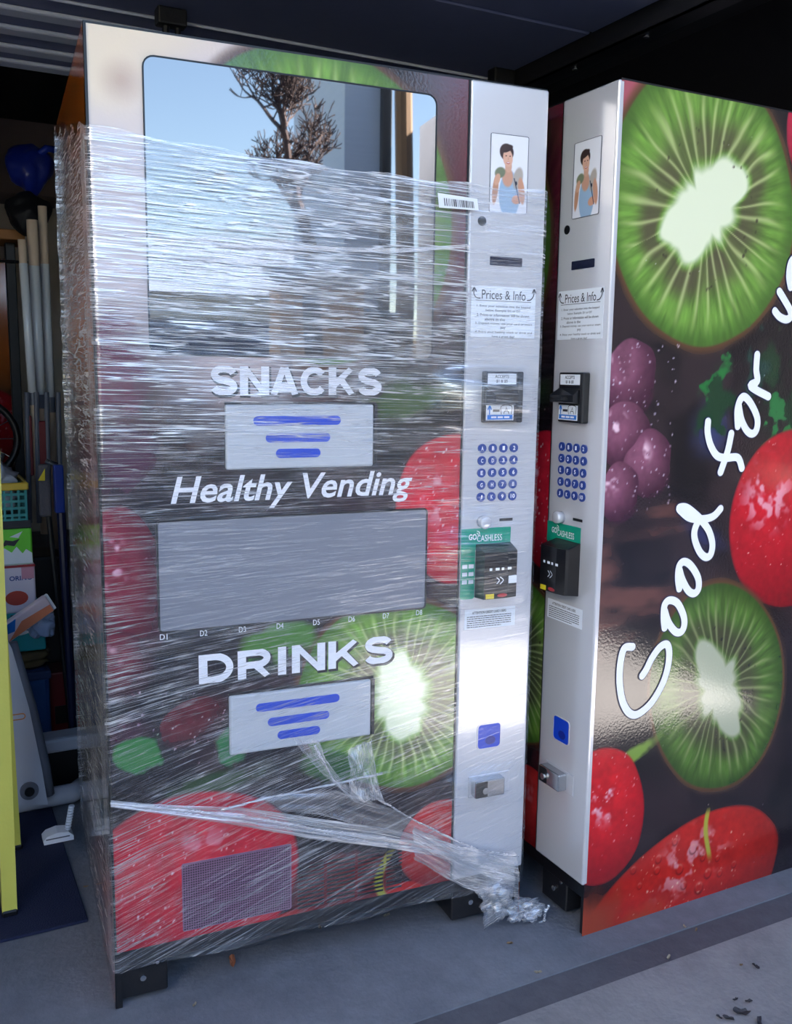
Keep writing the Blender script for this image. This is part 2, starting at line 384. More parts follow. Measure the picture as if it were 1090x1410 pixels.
def paint_door():
    a = Art(0, ZB, W - PAN, H, 0.0026)
    a.ground((24, 18, 24), (52, 34, 38), 9, 1)
    # pale cream and lilac ground fading in towards the top left corner
    a.mix(sst(1.05, 1.45, a.Z + .35 * (fbm(a.X * 4, a.Z * 4, 8) - .5)) * (1 - sst(.30, .55, a.X)), (206, 190, 190))
    a.mix(sst(1.6, 1.8, a.Z - a.X * .5 + .2 * (fbm(a.X * 6, a.Z * 6, 18) - .5)) * (1 - sst(.1, .4, a.X)), (226, 206, 176))
    a.mix((1 - sst(0, .05, np.hypot(a.X - .06, a.Z - 1.745))) * .4, (150, 110, 90))
    a.mix(sst(.60, .75, a.X) * sst(1.3, 1.5, a.Z), (92, 26, 44))
    a.kiwi(.43, 1.565, .265, .30, 20, .42, .24, 30, 2, 40, 1.02)
    # dark berries on the left
    a.blob(.02, 1.25, .09, .12, 10, (96, 30, 62), .6, .3, 3)
    a.blob(.05, 1.10, .08, .09, 0, (70, 28, 56), .6, .3, 6)
    a.berry(.045, .86, .075, .15, 8, (120, 16, 40), (52, 6, 22), 11, gl=.8)
    a.berry(.03, .70, .06, .07, 0, (104, 14, 36), (44, 6, 20), 12)
    a.blob(.60, 1.20, .13, .06, 10, (58, 84, 44), .7, .4, 23)
    # strawberry at the right edge
    a.berry(.72, .97, .135, .165, 12, (204, 34, 52), (150, 16, 34), 21, lx=-.2, lz=.2, gl=.6)
    a.drops(60, (.6, .82, .73, 1.1))
    # lower kiwi
    a.kiwi(.60, .575, .235, .205, -20, .46, .24, -68, 31, 42, 1.05)
    a.blob(.33, .715, .10, .05, 18, (74, 124, 46), .4, .3, 7)
    a.blob(.30, .67, .04, .03, 0, (30, 46, 26), .6, .3, 8)
    # dark red berries under the lettering, green stems
    a.berry(.17, .575, .075, .05, 15, (98, 22, 34), (34, 8, 14), 41)
    a.berry(.05, .55, .05, .06, 15, (60, 18, 40), (26, 8, 18), 42)
    a.drops(50, (.0, .48, .25, .66), .001, .003)
    a.blob(.055, .525, .05, .045, 20, (44, 118, 50), .25, .35, 9)
    a.blob(.24, .52, .035, .05, -20, (40, 112, 60), .25, .35, 10)
    a.blob(.45, .44, .10, .045, -10, (52, 96, 44), .5, .4, 13)
    a.blob(.20, .44, .13, .04, 8, (46, 70, 40), .6, .4, 14)
    # big strawberries at the bottom
    a.berry(.50, .06, .33, .085, 2, (196, 40, 30), (150, 24, 24), 55, wob=.05)
    a.berry(.155, .245, .225, .19, -4, (206, 30, 50), (160, 16, 36), 51, lx=.1, lz=.2, gl=.5)
    a.blob(.48, .17, .15, .09, 0, (104, 34, 34), .4, .2, 58)
    a.berry(.70, .22, .10, .10, 0, (196, 50, 48), (120, 20, 24), 57)
    a.drops(160, (.0, .13, .38, .42), .0012, .0035, clip=(.155, .245, .225, .19))
    a.mix((1 - sst(.006, .014, np.abs(a.X - .575 - .02 * np.sin(a.Z * 30)))) * (1 - sst(.2, .26, a.Z)), (150, 150, 50))
    a.drops(90, (.0, .13, .73, 1.2), .001, .0025, al=.6)
    return a
def paint_right():      # X = depth from the front corner
    a = Art(0, 0, D, H, 0.0026)
    a.ground((20, 15, 20), (46, 34, 38), 8, 71)
    band = sst(.45, .75, fbm(a.X * 5 + 3, a.Z * 16 + 4, 74)) * (1 - sst(.12, .42, a.X)) * sst(.6, .7, a.Z) * (1 - sst(1.0, 1.1, a.Z))
    a.mix(band * .85, (112, 70, 62))  # brown bands mirrored in the glossy side, painted into the print colour
    a.blob(.30, 1.13, .09, .09, 0, (52, 58, 96), .9, .3, 75)
    a.blob(.30, .90, .10, .04, -25, (44, 46, 84), .9, .3, 76)
    a.blob(.05, 1.80, .09, .10, -20, (170, 84, 96), .5, .3, 72)
    a.blob(.13, 1.81, .05, .04, 20, (190, 150, 160), .8, .3, 73)
    a.berry(.60, 1.80, .13, .16, 10, (190, 36, 66), (130, 14, 40), 79)
    kx, kz = s2(968, 292)
    a.kiwi(kx + .005, kz + .005, .262, .288, 25, .50, .235, 12, 81, 30, .98)
    # purple grapes
    for px, py, r in ((866, 520, .075), (858, 600, .07), (892, 640, .068), (850, 680, .06)):
        gx, gz = s2(px, py); a.berry(gx, gz, r, r * 1.05, 0, (128, 76, 98), (58, 28, 44), 90 + px % 7, gl=1.0, wob=.3)
    a.drops(120, (.0, .95, .19, 1.32), .0012, .004, (222, 205, 225))
    # green leaves
    for px, py, rx, rz, ro, c in ((988, 520, .05, .018, 40, (36, 112, 52)), (985, 560, .055, .04, 60, (22, 58, 34)), (1062, 512, .03, .05, 10, (20, 52, 30)), (1068, 560, .035, .018, -50, (36, 110, 56)),
                                  (1085, 600, .05, .02, 50, (34, 104, 50)), (1058, 618, .03, .022, 60, (28, 84, 42)), (1100, 560, .05, .05, 0, (16, 44, 26)), (1040, 520, .03, .05, 0, (30, 60, 52))):
        gx, gz = s2(px, py); a.blob(gx, gz, rx * 1.25, rz * 1.35, ro, c, .45, .95, px % 50)
    # strawberry on the right
    a.berry(.585, .925, .215, .215, 6, (186, 20, 36), (128, 8, 24), 101, lx=-.4, lz=.3, wob=.12, gl=.7)
    a.drops(110, (.36, .8, .72, 1.12), .001, .003, (240, 190, 190), clip=(.525, .945, .165, .185))
    # lower kiwi
    kx, kz = s2(985, 948)
    a.kiwi(kx + .01, kz, .205, .262, 20, .43, .27, -75, 111, 34, .74, corner=.14)
    a.blob(.10, .40, .13, .025, 22, (120, 150, 60), .5, .3, 77)
    # tomatoes / strawberries at the bottom
    gx, gz = s2(828, 1115); a.berry(gx, gz - .02, .125, .165, 10, (206, 26, 34), (140, 10, 24), 121, lx=.1, lz=.3, gl=.9)
    a.drops(60, (.0, .15, .14, .45), .001, .0035, (245, 200, 205), clip=(gx, gz, .125, .17))
    gx, gz = s2(945, 1215); a.berry(gx - .005, gz - .055, .325, .20, 20, (190, 34, 26), (128, 26, 20), 131, lx=.15, lz=.5, wob=.16, gl=.6)
    a.blob(gx - .17, gz - .10, .14, .08, 35, (166, 74, 40), .8, .3, 78)
    a.blob(.0, .0, .16, .13, 30, (158, 62, 40), .7, .3, 79)
    cl = (gx + .01, gz - .03, .28, .18)
    a.drops(120, (.0, .0, .5, .24), .0015, .004, (240, 205, 175), clip=cl)
    a.bubbles(26, (.02, .0, .48, .2), .006, .014, clip=cl)
    sx, sz = s2(975, 1150); a.mix((1 - sst(.004, .010, np.abs(a.X - sx - .012 * np.sin(a.Z * 25)))) * sst(.08, .12, a.Z) * (1 - sst(.21, .24, a.Z)), (178, 170, 60))
    a.drops(120, (.0, .0, .7, 1.8), .0008, .0022, al=.6)
    return a
def paint_left():       # X = depth from the front corner
    a = Art(0, 0, D, H, 0.006)
    a.ground((40, 26, 26), (92, 62, 48), 6, 61)
    a.mix(sst(1.0, 1.35, a.Z + .2 * (fbm(a.X * 5, a.Z * 5, 62) - .5)), (206, 112, 44))
    a.blob(.52, 1.72, .16, .10, 20, (110, 40, 34), .6, .3, 63)
    a.blob(.60, 1.58, .14, .10, 0, (74, 92, 40), .6, .3, 64)
    a.berry(.2, .92, .26, .22, 0, (168, 26, 36), (90, 12, 22), 65)
    a.drops(150, (0, .7, .5, 1.1), .003, .008, (230, 190, 190), clip=(.2, .92, .26, .22))
    a.blob(.45, .5, .3, .25, 0, (38, 42, 34), .7, .3, 66)
    a.berry(.1, .12, .3, .16, 0, (190, 84, 54), (120, 44, 30), 67)
    return a
def paint_portrait():
    """generic smiling person in a pale blue top on a white ground"""
    w, h = .0862, .153
    a = Art(0, 0, w, h, 0.0011)
    a.I[:] = (226, 228, 236)
    s = w / .0862
    a.blob(.045, .036, .026, .05, 0, (150, 178, 206), .12, 0)            # top
    a.blob(.040, .070, .015, .022, 0, (196, 150, 128), .3, 0)            # chest
    a.blob(.022, .078, .015, .012, 30, (120, 128, 104), .3, 0)           # shawl, one side
    a.blob(.064, .070, .013, .026, -12, (172, 164, 156), .3, 0)          # shawl, other side
    a.blob(.012, .045, .0075, .034, -6, (186, 138, 112), .25, 0)         # upper arm
    a.blob(.016, .064, .007, .014, -18, (206, 160, 134), .25, 0)         # raised hand
    a.blob(.073, .046, .0085, .030, 8, (196, 146, 120), .25, 0)          # other arm
    a.blob(.062, .028, .013, .010, 15, (206, 152, 126), .25, 0)          # fist
    a.blob(.041, .092, .009, .014, 0, (204, 160, 138), .25, 0)           # neck
    a.blob(.036, .119, .0175, .0185, 20, (58, 42, 42), .15, .05)         # hair
    a.blob(.039, .108, .0125, .019, 6, (214, 168, 146), .2, 0)           # face
    a.blob(.036, .126, .0165, .0075, 22, (58, 42, 42), .2, .05)
    a.blob(.035, .112, .0022, .0012, 0, (50, 36, 36), .3, 0); a.blob(.044, .112, .0022, .0012, 0, (50, 36, 36), .3, 0)
    a.blob(.040, .1065, .0012, .0035, 0, (190, 138, 118), .5, 0)
    a.blob(.040, .0985, .0050, .0022, 0, (170, 70, 74), .3, 0); a.blob(.040, .0990, .0038, .0012, 0, (246, 242, 240), .3, 0)
    a.mix((1 - sst(.0006, .0016, np.abs(a.X - .055 + .30 * (a.Z - .07) ** 1.0 * (a.Z < .07)))) * (a.Z < .07) * (a.Z > .02), (44, 54, 80))
    a.blob(.060, .060, .003, .005, 0, (40, 44, 60), .4, 0)
    return a
DOOR_ME = paint_door().mesh('door_graphic', -0.0008)
RIGHT_ME = paint_right().mesh('side_graphic', W + 0.0008, 'right')
LEFT_ME = paint_left().mesh('side_graphic', -0.0008, 'left')
PORT_ME = paint_portrait().mesh('portrait_print', 0.0)

# ------------------------------------------------------------------ structure: floor, walls, ceiling
def concrete(name, c, c2, scale, rough=.75, bump=.25):
    m = mat(name, c, rough, bump=bump, bscale=90, vscale=scale, c2=c2, spec=.3)
    nt = m.node_tree; b = nt.nodes['Principled BSDF']
    src = b.inputs['Base Color'].links[0].from_socket
    tc = [n for n in nt.nodes if n.type == 'TEX_COORD'][0]
    n = nt.nodes.new('ShaderNodeTexNoise'); n.inputs['Scale'].default_value = 3.2; n.inputs['Detail'].default_value = 8; n.inputs['Roughness'].default_value = .7
    nt.links.new(tc.outputs['Object'], n.inputs['Vector'])
    r = nt.nodes.new('ShaderNodeValToRGB'); r.color_ramp.elements[0].position = .35; r.color_ramp.elements[1].position = .62
    r.color_ramp.elements[0].color = (.62, .62, .64, 1); r.color_ramp.elements[1].color = (1, 1, 1, 1)
    nt.links.new(n.outputs['Fac'], r.inputs[0])
    mx = nt.nodes.new('ShaderNodeMix'); mx.data_type = 'RGBA'; mx.blend_type = 'MULTIPLY'; mx.inputs['Factor'].default_value = .8
    nt.links.new(src, mx.inputs['A']); nt.links.new(r.outputs[0], mx.inputs['B']); nt.links.new(mx.outputs['Result'], b.inputs['Base Color'])
    return m
M_SLAB = concrete('garage_concrete', (128, 132, 142), (108, 112, 122), 30)
M_DRIVE = concrete('driveway_concrete', (150, 148, 150), (134, 132, 136), 40)
M_SEAM = concrete('threshold_concrete', (100, 100, 108), (84, 84, 92), 30)  # darker concrete strip along the threshold
M_WALLB = mat('cream_wall_paint', (232, 222, 206), .8, bump=.1)
M_DARKW = mat('dark_board', (128, 114, 108), .8, bump=.1)
M_CEIL = mat('dark_ceiling_board', (22, 22, 30), .8, bump=.1)
M_SIDING = mat('house_siding', (170, 166, 160), .8, bump=.1)
GX0, GX1, GY1 = -2.3, 2.2, 6.2
def struct(name, mb, m, parent=None):
    o = mb.build(name, m, parent); o['kind'] = 'structure'; return o
struct('floor', MB().box(GX0, .07, -.12, GX1, GY1, 0), M_SLAB)
struct('trim_threshold', MB().box(GX0, -.005, -.12, GX1, .07, -.004), M_SEAM)
struct('ground_driveway', MB().box(-9, -9, -.12, 9, -.005, -.002), M_DRIVE)
struct('wall_back', MB().box(GX0, GY1, 0, GX1, GY1 + .12, 2.42), M_WALLB)
struct('trim_bulkhead', MB().box(GX0, GY1 - .5, 2.42, GX1, GY1 + .12, 2.9), M_DARKW)
struct('wall_left', MB().box(GX0 - .15, 0, 0, GX0, GY1, 2.9), M_WALLB)
struct('wall_right', MB().box(GX1, 0, 0, GX1 + .15, GY1, 2.9), M_CEIL)
struct('ceiling', MB().box(GX0 - .15, -.1, 2.9, GX1 + .15, GY1 + .12, 3.05), M_CEIL)
struct('wall_front_header', MB().box(GX0 - .15, -.14, 2.25, GX1 + .15, -.0, 3.05), M_SIDING)
struct('wall_front_jamb', MB().box(GX0 - 3.2, -.14, 0, GX0 + .25, 0, 3.05), M_SIDING)
struct('wall_front_pier', MB().box(GX1 - .25, -.14, 0, GX1 + .15, 0, 3.05), M_SIDING)
M_MAT = mat('navy_floor_mat', (20, 30, 66), .85, bump=.5, bscale=260, var=.25)
tag(MB().bbox(-1.75, .69, .0005, -.985, 2.9, .008, .002, 1).build('floor_mat', M_MAT), 'navy blue floor mat under the stored clutter', 'mat')

# open sectional door parked under the ceiling, with its track
M_ODOOR = mat('overhead_door_paint', (112, 120, 156), .5, bump=.05, bscale=50)
M_RIB = mat('overhead_door_rib', (214, 222, 240), .4, bump=.03)
M_TRACK = mat('galvanised_track', (44, 44, 50), .5, metal=.5)
od = empty('overhead_door', (-.7, .9, 2.1))
tag(od, 'dark sectional garage door parked open overhead above the wrapped machine', 'garage door')
def rel(o, mb): mb.v = [(x - o.location[0], y - o.location[1], z - o.location[2]) for x, y, z in mb.v]; return mb
ys = [.30, .62, 1.05, 1.63]
for i in range(3):
    rel(od, MB().bbox(GX0 + .2, ys[i] + .004, 2.10, .29, ys[i + 1] - .004, 2.14, .004, 1)).build('door_section', M_ODOOR, od)
for yy in (1.16, 1.30, 1.45, 1.58):
    rel(od, MB().bbox(GX0 + .2, yy - .03, 2.088, -.55, yy + .03, 2.10, .008, 2)).build('door_rib', M_RIB, od)
rel(od, MB().tube([(GX0 + .2, 1.05, 2.098), (.29, 1.05, 2.098)], .004, 6)).build('seam_strip', M_RIB, od)
for px, py in ((235, 22), (690, 104)):
    p = at_floor(px, py, 2.085)
    b = rel(od, MB().bbox(p.x - .035, p.y - .02, 2.06, p.x + .035, p.y + .02, 2.10, .005, 2)).build('hinge', M_STEEL, od)
    rel(od, MB().tube([(p.x - .012, p.y, 2.035), (p.x - .012, p.y, 2.075)], .009, 8).tube([(p.x + .016, p.y, 2.035), (p.x + .016, p.y, 2.075)], .007, 8)).build('roller', M_BLACK, b)
tr = empty('door_track', (.31, .1, 2.06)); tag(tr, 'dark steel door track with bolts beside the parked overhead door', 'door track')
rel(tr, MB().box(.295, .1, 2.05, .30, 1.9, 2.12).box(.295, .1, 2.05, .35, 1.9, 2.055)).build('rail', M_TRACK, tr)
for yy in (.45, .72, 1.0, 1.3):
    rel(tr, MB().tube([(.318, yy, 2.045), (.318, yy, 2.056)], .007, 8)).build('bolt', M_CHROME, tr)

# ------------------------------------------------------------------ vending machine
def screw(parent, x, z, y, r=.006, m=None):
    o = MB().cyl_y(x, z, r, y - .003, y, 12).build('screw', m or M_CHROME, parent)
    return o
def bars(parent, pts, h, y, dzx):
    for (x0, x1, z) in pts:
        n = rrect(x0, z - h / 2, x1, z + h / 2, h * .49, 5)
        decal('printed_bar', n, parent, M_BLUE, y)
KEYS = ['A', 'B', '1', '2', 'C', 'D', '3', '4', 'E', 'F', '5', '6', 'G', 'H', '7', '8', 'J', 'K', '9', '10']
def vending_machine(loc, rot, label, group=None, full=True, strip=False, front=True):
    r = empty('vending_machine', (loc[0], loc[1], 0), rot); tag(r, label, 'vending machine', group)
    MB().box(.014, .05, ZB, W - .014, D, H - .006).build('cabinet', M_BLACK, r)
    for x0, me in ((0, LEFT_ME), (W - .013, RIGHT_ME)):
        sp = MB().box(x0, 0.004, 0.001, x0 + .013, D, H).build('side_panel', M_STEEL, r)
        link_mesh('side_graphic', me, M_PRINT, sp)
    top = MB().box(0, 0, H, W, D, H + .004).build('top_edge', M_BLACK, r)
    door = MB().box(.006, 0, ZB, W - PAN - .002, .05, H - .003).build('door', M_BLACK, r)
    link_mesh('door_graphic', DOOR_ME, M_PRINT, door)
    MB().box(.0, -.004, ZB - .035, .0045, .02, H).build('door_edge_trim', M_BLACK, r)
    MB().bbox(.004, .004, .085, W - .004, .06, ZB - .002, .003, 1).build('kick_rail', M_BLACK, r)
    for x0, x1 in ((.006, .103), (W - .17, W - .075)):
        ft = MB().bbox(x0, .012, .012, x1, .20, .084, .003, 1).build('foot_channel', M_STEEL, r)
        screw(ft, (x0 + x1) / 2, .05, .012); screw(ft, x1 - .02, .078, .012, .004)
    for x in (.06, W - .12):
        for y in (.10, D - .10):
            MB().tube([(x, y, 0), (x, y, .014), (x, y, .014), (x, y, .13)], [.024, .024, .011, .011], 12).build('levelling_foot', M_STEEL, r)
    if not front: return r
    # upper window
    g = MB().prism(rrect(.098, 1.282, .657, 1.790, .018), -.0035, -.001).build('snack_window', M_GLASSY, r)
    frame_pts(MB(), .098, 1.282, .657, 1.790, .018, .0028, -.0042, -.001).build('window_frame', M_BLACK, g)
    # lower window
    g = MB().prism(rrect(.103, .763, .652, .972, .006), -.0035, -.001).build('drink_window', M_GREY, r)
    frame_pts(MB(), .103, .763, .652, .972, .006, .0035, -.0045, -.001).build('window_frame', M_BLACK, g)
    for i in range(8):
        x = .102 + i * (.636 - .104) / 7
        text('D%d' % (i + 1), r, M_PAPER, x, .746, x + .014, .757, -.0012)
    # flaps
    for z0, z1, dark in ((1.067, 1.190, 0), (.498, .620, 1)):
        fl = MB().bbox(.231, -.010, z0, .530, .0, z1, .004, 2).build('delivery_flap', M_FLAP, r)
        MB().box(.531, -.011, z0 + .002, .5375, .0, z1 + .001).build('flap_hinge', M_BLACK, fl)
        MB().box(.231, -.004, z1, .5375, .0, z1 + .0045).build('flap_gap', M_BLACK, fl)
        zc = (z0 + z1) / 2
        bars(fl, ((.284, .460, zc + .031), (.308, .438, zc - .002), (.328, .418, zc - .032)), .0175, -.0101, 0)
    # lettering
    for s_, bx, b in (('SNACKS', (.206, 1.208, .549, 1.262), .035), ('DRINKS', (.176, .650, .582, .708), .04)):
        bold_text(s_, r, M_BLACK, bx[0] + .002, bx[1] - .0035, bx[2] + .003, bx[3] - .003, -.0012, .245, .002, 'letter_shadow')
        bold_text(s_, r, M_WHITE, *bx, -.0016, .245, 0, 'letter')
    text('Healthy Vending', r, M_WHITE, .128, .990, .620, 1.056, -.0016, .016, .25)
    # vents at the bottom
    v = MB()
    for i in range(46):
        for k in range(27):
            x = .136 + i * .0048; z = .141 + k * .0052
            v.add([(x, -.0012, z), (x + .0028, -.0012, z), (x + .0028, -.0012, z + .0028), (x, -.0012, z + .0028)], [(0, 1, 2, 3)])
    MB().prism(rrect(.133, .138, .359, .284, .004), -.0011, -.0008).build('vent_plate', mat('vent_plate_print', (128, 92, 120), .4), r)
    v.v = [(x, -.0013, z) for x, y, z in v.v]
    vo = v.build('vent_perforation', M_BLACK, r); vo['kind'] = 'stuff'
    for k in range(11):
        z = .133 + k * .0092
        for x0, x1 in ((.372, .430), (.437, .500), (.507, .566), (.573, .610)):
            MB().box(x0, -.0016, z, x1, .0, z + .0042).build('vent_slot', M_BLACK, r)
    # selection panel
    sp = MB().bbox(W - PAN, -.006, ZB, W + .001, .010, H + .001, .0045, 3).build('selection_panel', M_PANEL, r)
    MB().box(W - PAN - .004, -.003, ZB, W - PAN - .0005, .04, H).build('panel_gap', M_BLACK, r)
    R = lambda u: W - u
    yf = -.006
    frame_pts(MB(), R(.1317), 1.5815, R(.0450), 1.7338, .003, .0009, yf - .0014, yf).build('portrait_frame', mat('grey_edge', (92, 94, 104), .4), r)
    po = link_mesh('portrait_print', PORT_ME, M_PHOTO, r); po.location = (R(.1313), yf - .0006, 1.5812)
    MB().cyl_y(R(.1477), 1.5612, .0095, yf - .0012, yf).build('lock_hole', M_BLACK, r)
    dw = MB().prism(rrect(R(.127), 1.475, R(.051), 1.493, .002), yf - .0008, yf).build('display_slot', mat('dark_display', (24, 28, 56), .15), r)
    # price sheet
    st = decal('price_sheet', rrect(R(.168), 1.329, R(.0155), 1.433, .001), r, M_PAPER, yf)
    yt = yf - .0010
    text('Prices & Info', st, M_INK, R(.144), 1.4065, R(.040), 1.4255, yt, .002)
    MB().box(R(.158), yt, 1.4030, R(.026), yt + .0003, 1.4040).build('underline', M_INK, st)
    ribbon([[(R(.162), 1.427), (R(.1625), 1.416), (R(.157), 1.409), (R(.148), 1.4075)], [(R(.1665), 1.421), (R(.162), 1.4285), (R(.1575), 1.421)],
            [(R(.020), 1.429), (R(.0215), 1.417), (R(.028), 1.409), (R(.036), 1.4075)], [(R(.0245), 1.423), (R(.020), 1.4305), (R(.0155 + .0005), 1.423)]], .0022, yt, 'curved_arrow', M_INK, st)
    for i, (l, a, b) in enumerate((('1. Enter your selection into the keypad', .155, .028), ('below. Example: D1 or D7', .134, .052), ('2. Prices or information will be shown', .155, .030), ('above in the', .136, .088),
                                   ('3. Deposit money, use your card or smart', .158, .022), ('pay', .098, .086), ('4. Enjoy your healthy snack or drink and', .158, .022), ('have a great day!', .118, .064))):
        z = 1.3945 - i * .0088
        text(l, st, M_INK, R(a), z - .0052, R(b), z + .0005, yt, .004)
    # bill acceptor
    ba = MB().bbox(R(.138), yf - .014, 1.152, R(.050), yf + .002, 1.259, .003, 2).build('bill_acceptor', M_READER, r)
    MB().bbox(R(.060), yf - .019, 1.152, R(.048), yf, 1.259, .003, 2).build('acceptor_rail', M_STEEL, ba)
    q = [(R(.134), 1.222), (R(.066), 1.222)]
    MB().add([(R(.134), yf - .014, 1.226), (R(.062), yf - .014, 1.226), (R(.128), yf - .044, 1.211), (R(.066), yf - .030, 1.211), (R(.128), yf - .044, 1.196), (R(.066), yf - .030, 1.196), (R(.134), yf - .014, 1.193), (R(.062), yf - .014, 1.193)],
             [(0, 2, 3, 1), (2, 4, 5, 3), (4, 6, 7, 5), (0, 6, 4, 2), (1, 3, 5, 7)]).build('bill_snout', M_READER, ba)
    MB().box(R(.126), yf - .0455, 1.2005, R(.080), yf - .030, 1.2055).build('bill_slot', M_BLACK, ba)
    l1 = decal('acceptor_label', rrect(R(.132), 1.2325, R(.064), 1.2545, .001), ba, M_PAPER, yf - .0141)
    text('ACCEPTS', l1, M_INK, R(.115), 1.2450, R(.082), 1.2520, yf - .0150, .02); text('$1 & $5', l1, M_INK, R(.112), 1.2350, R(.085), 1.2420, yf - .0150, .02)
    l2 = decal('acceptor_label', rrect(R(.134), 1.157, R(.068), 1.189, .001), ba, M_PAPER, yf - .0141)
    MB().box(R(.131), yf - .0152, 1.159, R(.071), yf - .0149, 1.1685).build('blue_band', M_SKYBLUE, l2)
    for k in range(3): MB().box(R(.122) + k * .0155, yf - .0156, 1.1618, R(.122) + k * .0155 + .0125, yf - .0153, 1.1656).build('print_mark', M_WHITE, l2)
    ribbon([[(R(.126), 1.170), (R(.126), 1.186)], [(R(.130), 1.180), (R(.126), 1.187), (R(.122), 1.180)]], .0026, yf - .0150, 'arrow_mark', M_SKYBLUE, l2)
    ribbon([[(R(.098), 1.170), (R(.098), 1.187), (R(.074), 1.187), (R(.074), 1.171)], [(R(.092), 1.171), (R(.090), 1.176), (R(.082), 1.176), (R(.080), 1.171)]], .0015, yf - .0150, 'bill_mark', M_INK, l2)
    text('A', l2, M_INK, R(.089), 1.178, R(.083), 1.185, yf - .0150); MB().box(R(.118), yf - .0153, 1.175, R(.102), yf - .0149, 1.180).build('print_mark', M_INK, l2)
    # keypad
    for k, ch in enumerate(KEYS):
        x = R(.1340) + (k % 4) * (.1340 - .0572) / 3; z = 1.0974 - (k // 4) * (1.0974 - .9935) / 4
        kb = MB().cyl_y(x, z, .0098, yf - .003, yf, 18).build('key', M_KEY, r)
        hw = .0028 if len(ch) == 1 else .0052
        text(ch, kb, M_WHITE, x - hw, z - .0044, x + hw, z + .0044, yf - .0034, .02)
    # coin knob, slot, payment reader
    MB().tube([(R(.128), yf, .940), (R(.128), yf - .016, .940), (R(.128), yf - .018, .940)], [.0135, .0135, .011], 20).build('coin_knob', M_PANEL, r, True)
    MB().box(R(.086), yf - .0008, .939, R(.054), yf, .945).build('coin_slot', M_BLACK, r)
    gs = decal('cashless_sticker', rrect(R(.1775), .880, R(.0575), .926, .001), r, M_TEAL, yf)
    text('GO', gs, M_WHITE, R(.160), .9015, R(.141), .9145, yf - .0010, .03); text('CASHLESS', gs, M_WHITE, R(.140), .897, R(.079), .911, yf - .0010, .0)
    ribbon([[(R(.141), .916), (R(.1385), .9145), (R(.1375), .9115)], [(R(.1405), .9205), (R(.1355), .918), (R(.134), .912)]], .0016, yf - .0010, 'wave_mark', M_WHITE, gs)
    rd = MB()
    dep = .042
    prof = [(R(.142), yf), (R(.142), yf - dep), (R(.085), yf - dep), (R(.060), yf - dep + .006), (R(.057), yf - .030), (R(.057), yf)]
    z0, z1 = .775, .892
    n = len(prof)
    rd.add([(x, y, z0 + (.004 if y < -.03 else 0)) for x, y in prof] + [(x, y, z1 - (.012 if y < -.03 else 0)) for x, y in prof],
           [tuple(range(n - 1, -1, -1)), tuple(range(n, 2 * n))] + [(i, (i + 1) % n, (i + 1) % n + n, i + n) for i in range(n)])
    ro = rd.build('card_reader', M_READER, r)
    yr = yf - dep - .0006
    x = R(.138)
    for i, wd in enumerate((.006, .009, .006, .009)):
        MB().box(R(.130) + i * .0145, yr - .0004, .841, R(.130) + i * .0145 + wd, yr, .8465).build('card_icon', M_PAPER, ro)
    ribbon([[(R(.112), .825), (R(.106), .819), (R(.112), .812)], [(R(.104), .826), (R(.0965), .819), (R(.104), .811)]], .0018, yr, 'contactless_mark', M_PAPER, ro)
    MB().box(R(.138), yr - .0004, .780, R(.118), yr, .7905).build('yellow_tag', M_YELLOW, ro)
    MB().cyl_y(R(.098), .786, .012, yr - .0004, yr, 20, .004).build('red_tag', M_RED, ro)
    ws = decal('notice_sticker', rrect(R(.1650), .704, R(.040), .748, .001), r, M_PAPER, yf)
    text('ATTENTION CREDIT CARD USERS', ws, M_INK, R(.147), .737, R(.063), .743, yf - .0010, .02)
    rl = random.Random(8)
    for i in range(6):          # small print too fine to read: broken lines of ink
        mb = MB(); x = R(.159); xe = R(.050 if i < 5 else .075)
        while x < xe:
            w_ = rl.uniform(.003, .009); mb.box(x, yf - .0010, .7308 - i * .0046, min(x + w_, xe), yf - .0007, .7325 - i * .0046); x += w_ + .0014
        mb.build('small_print', M_INK, ws)['kind'] = 'stuff'
    if strip:
        g2 = decal('accepted_cards_strip', rrect(R(.1775), .772, R(.1435), .902, .006), r, M_TEAL, yf - .0004)
        for i in range(3):
            for k in range(2):
                MB().box(R(.174) + k * .0155, yf - .0016, .806 + i * .017, R(.174) + k * .0155 + .012, yf - .0012, .8145 + i * .017).build('card_icon', M_PAPER, g2)
        MB().box(R(.083), yr - .0004, .811, R(.064), yr + .004, .827).build('white_icon', M_PAPER, ro)
    # coin return and latch
    cr = frame_pts(MB(), R(.1245), .427, R(.0685), .482, .008, .002, yf - .0016, yf).build('coin_return', M_PANEL, r)
    MB().prism(rrect(R(.1245), .427, R(.0685), .482, .008), yf - .0006, yf).build('return_cup', M_BLUE, cr)
    MB().cyl_y(R(.093), .444, .013, yf - .0012, yf - .0006, 16, .010).build('cup_mouth', mat('deep_blue_plastic', (12, 38, 140), .3), cr)
    la = MB().bbox(R(.146), yf - .003, .316, R(.042), yf, .366, .0014, 1).build('latch', M_PANEL, r)
    MB().bbox(R(.140), yf - .026, .322, R(.066), yf - .002, .362, .003, 2).build('latch_handle', M_CHROME, la)
    MB().box(R(.139), yf - .0264, .324, R(.110), yf - .026, .360).build('keyhole_plate', M_STEEL, la)
    MB().tube([(R(.118), yf - .026, .341), (R(.118), yf - .033, .341)], .0075, 14).build('lock_barrel', M_CHROME, la)
    return r
VM1 = vending_machine(M1_LOC, M1_ROT, 'fruit-print vending machine wrapped in clear stretch film', strip=True)
VM2 = vending_machine(M2_LOC, M2_ROT, 'unwrapped fruit-print vending machine with Good for you lettering on its side')
VM3 = vending_machine((-.745, 4.25), math.pi / 2, 'orange and red printed vending machine stored deep in the garage behind the cardboard tubes', front=False)

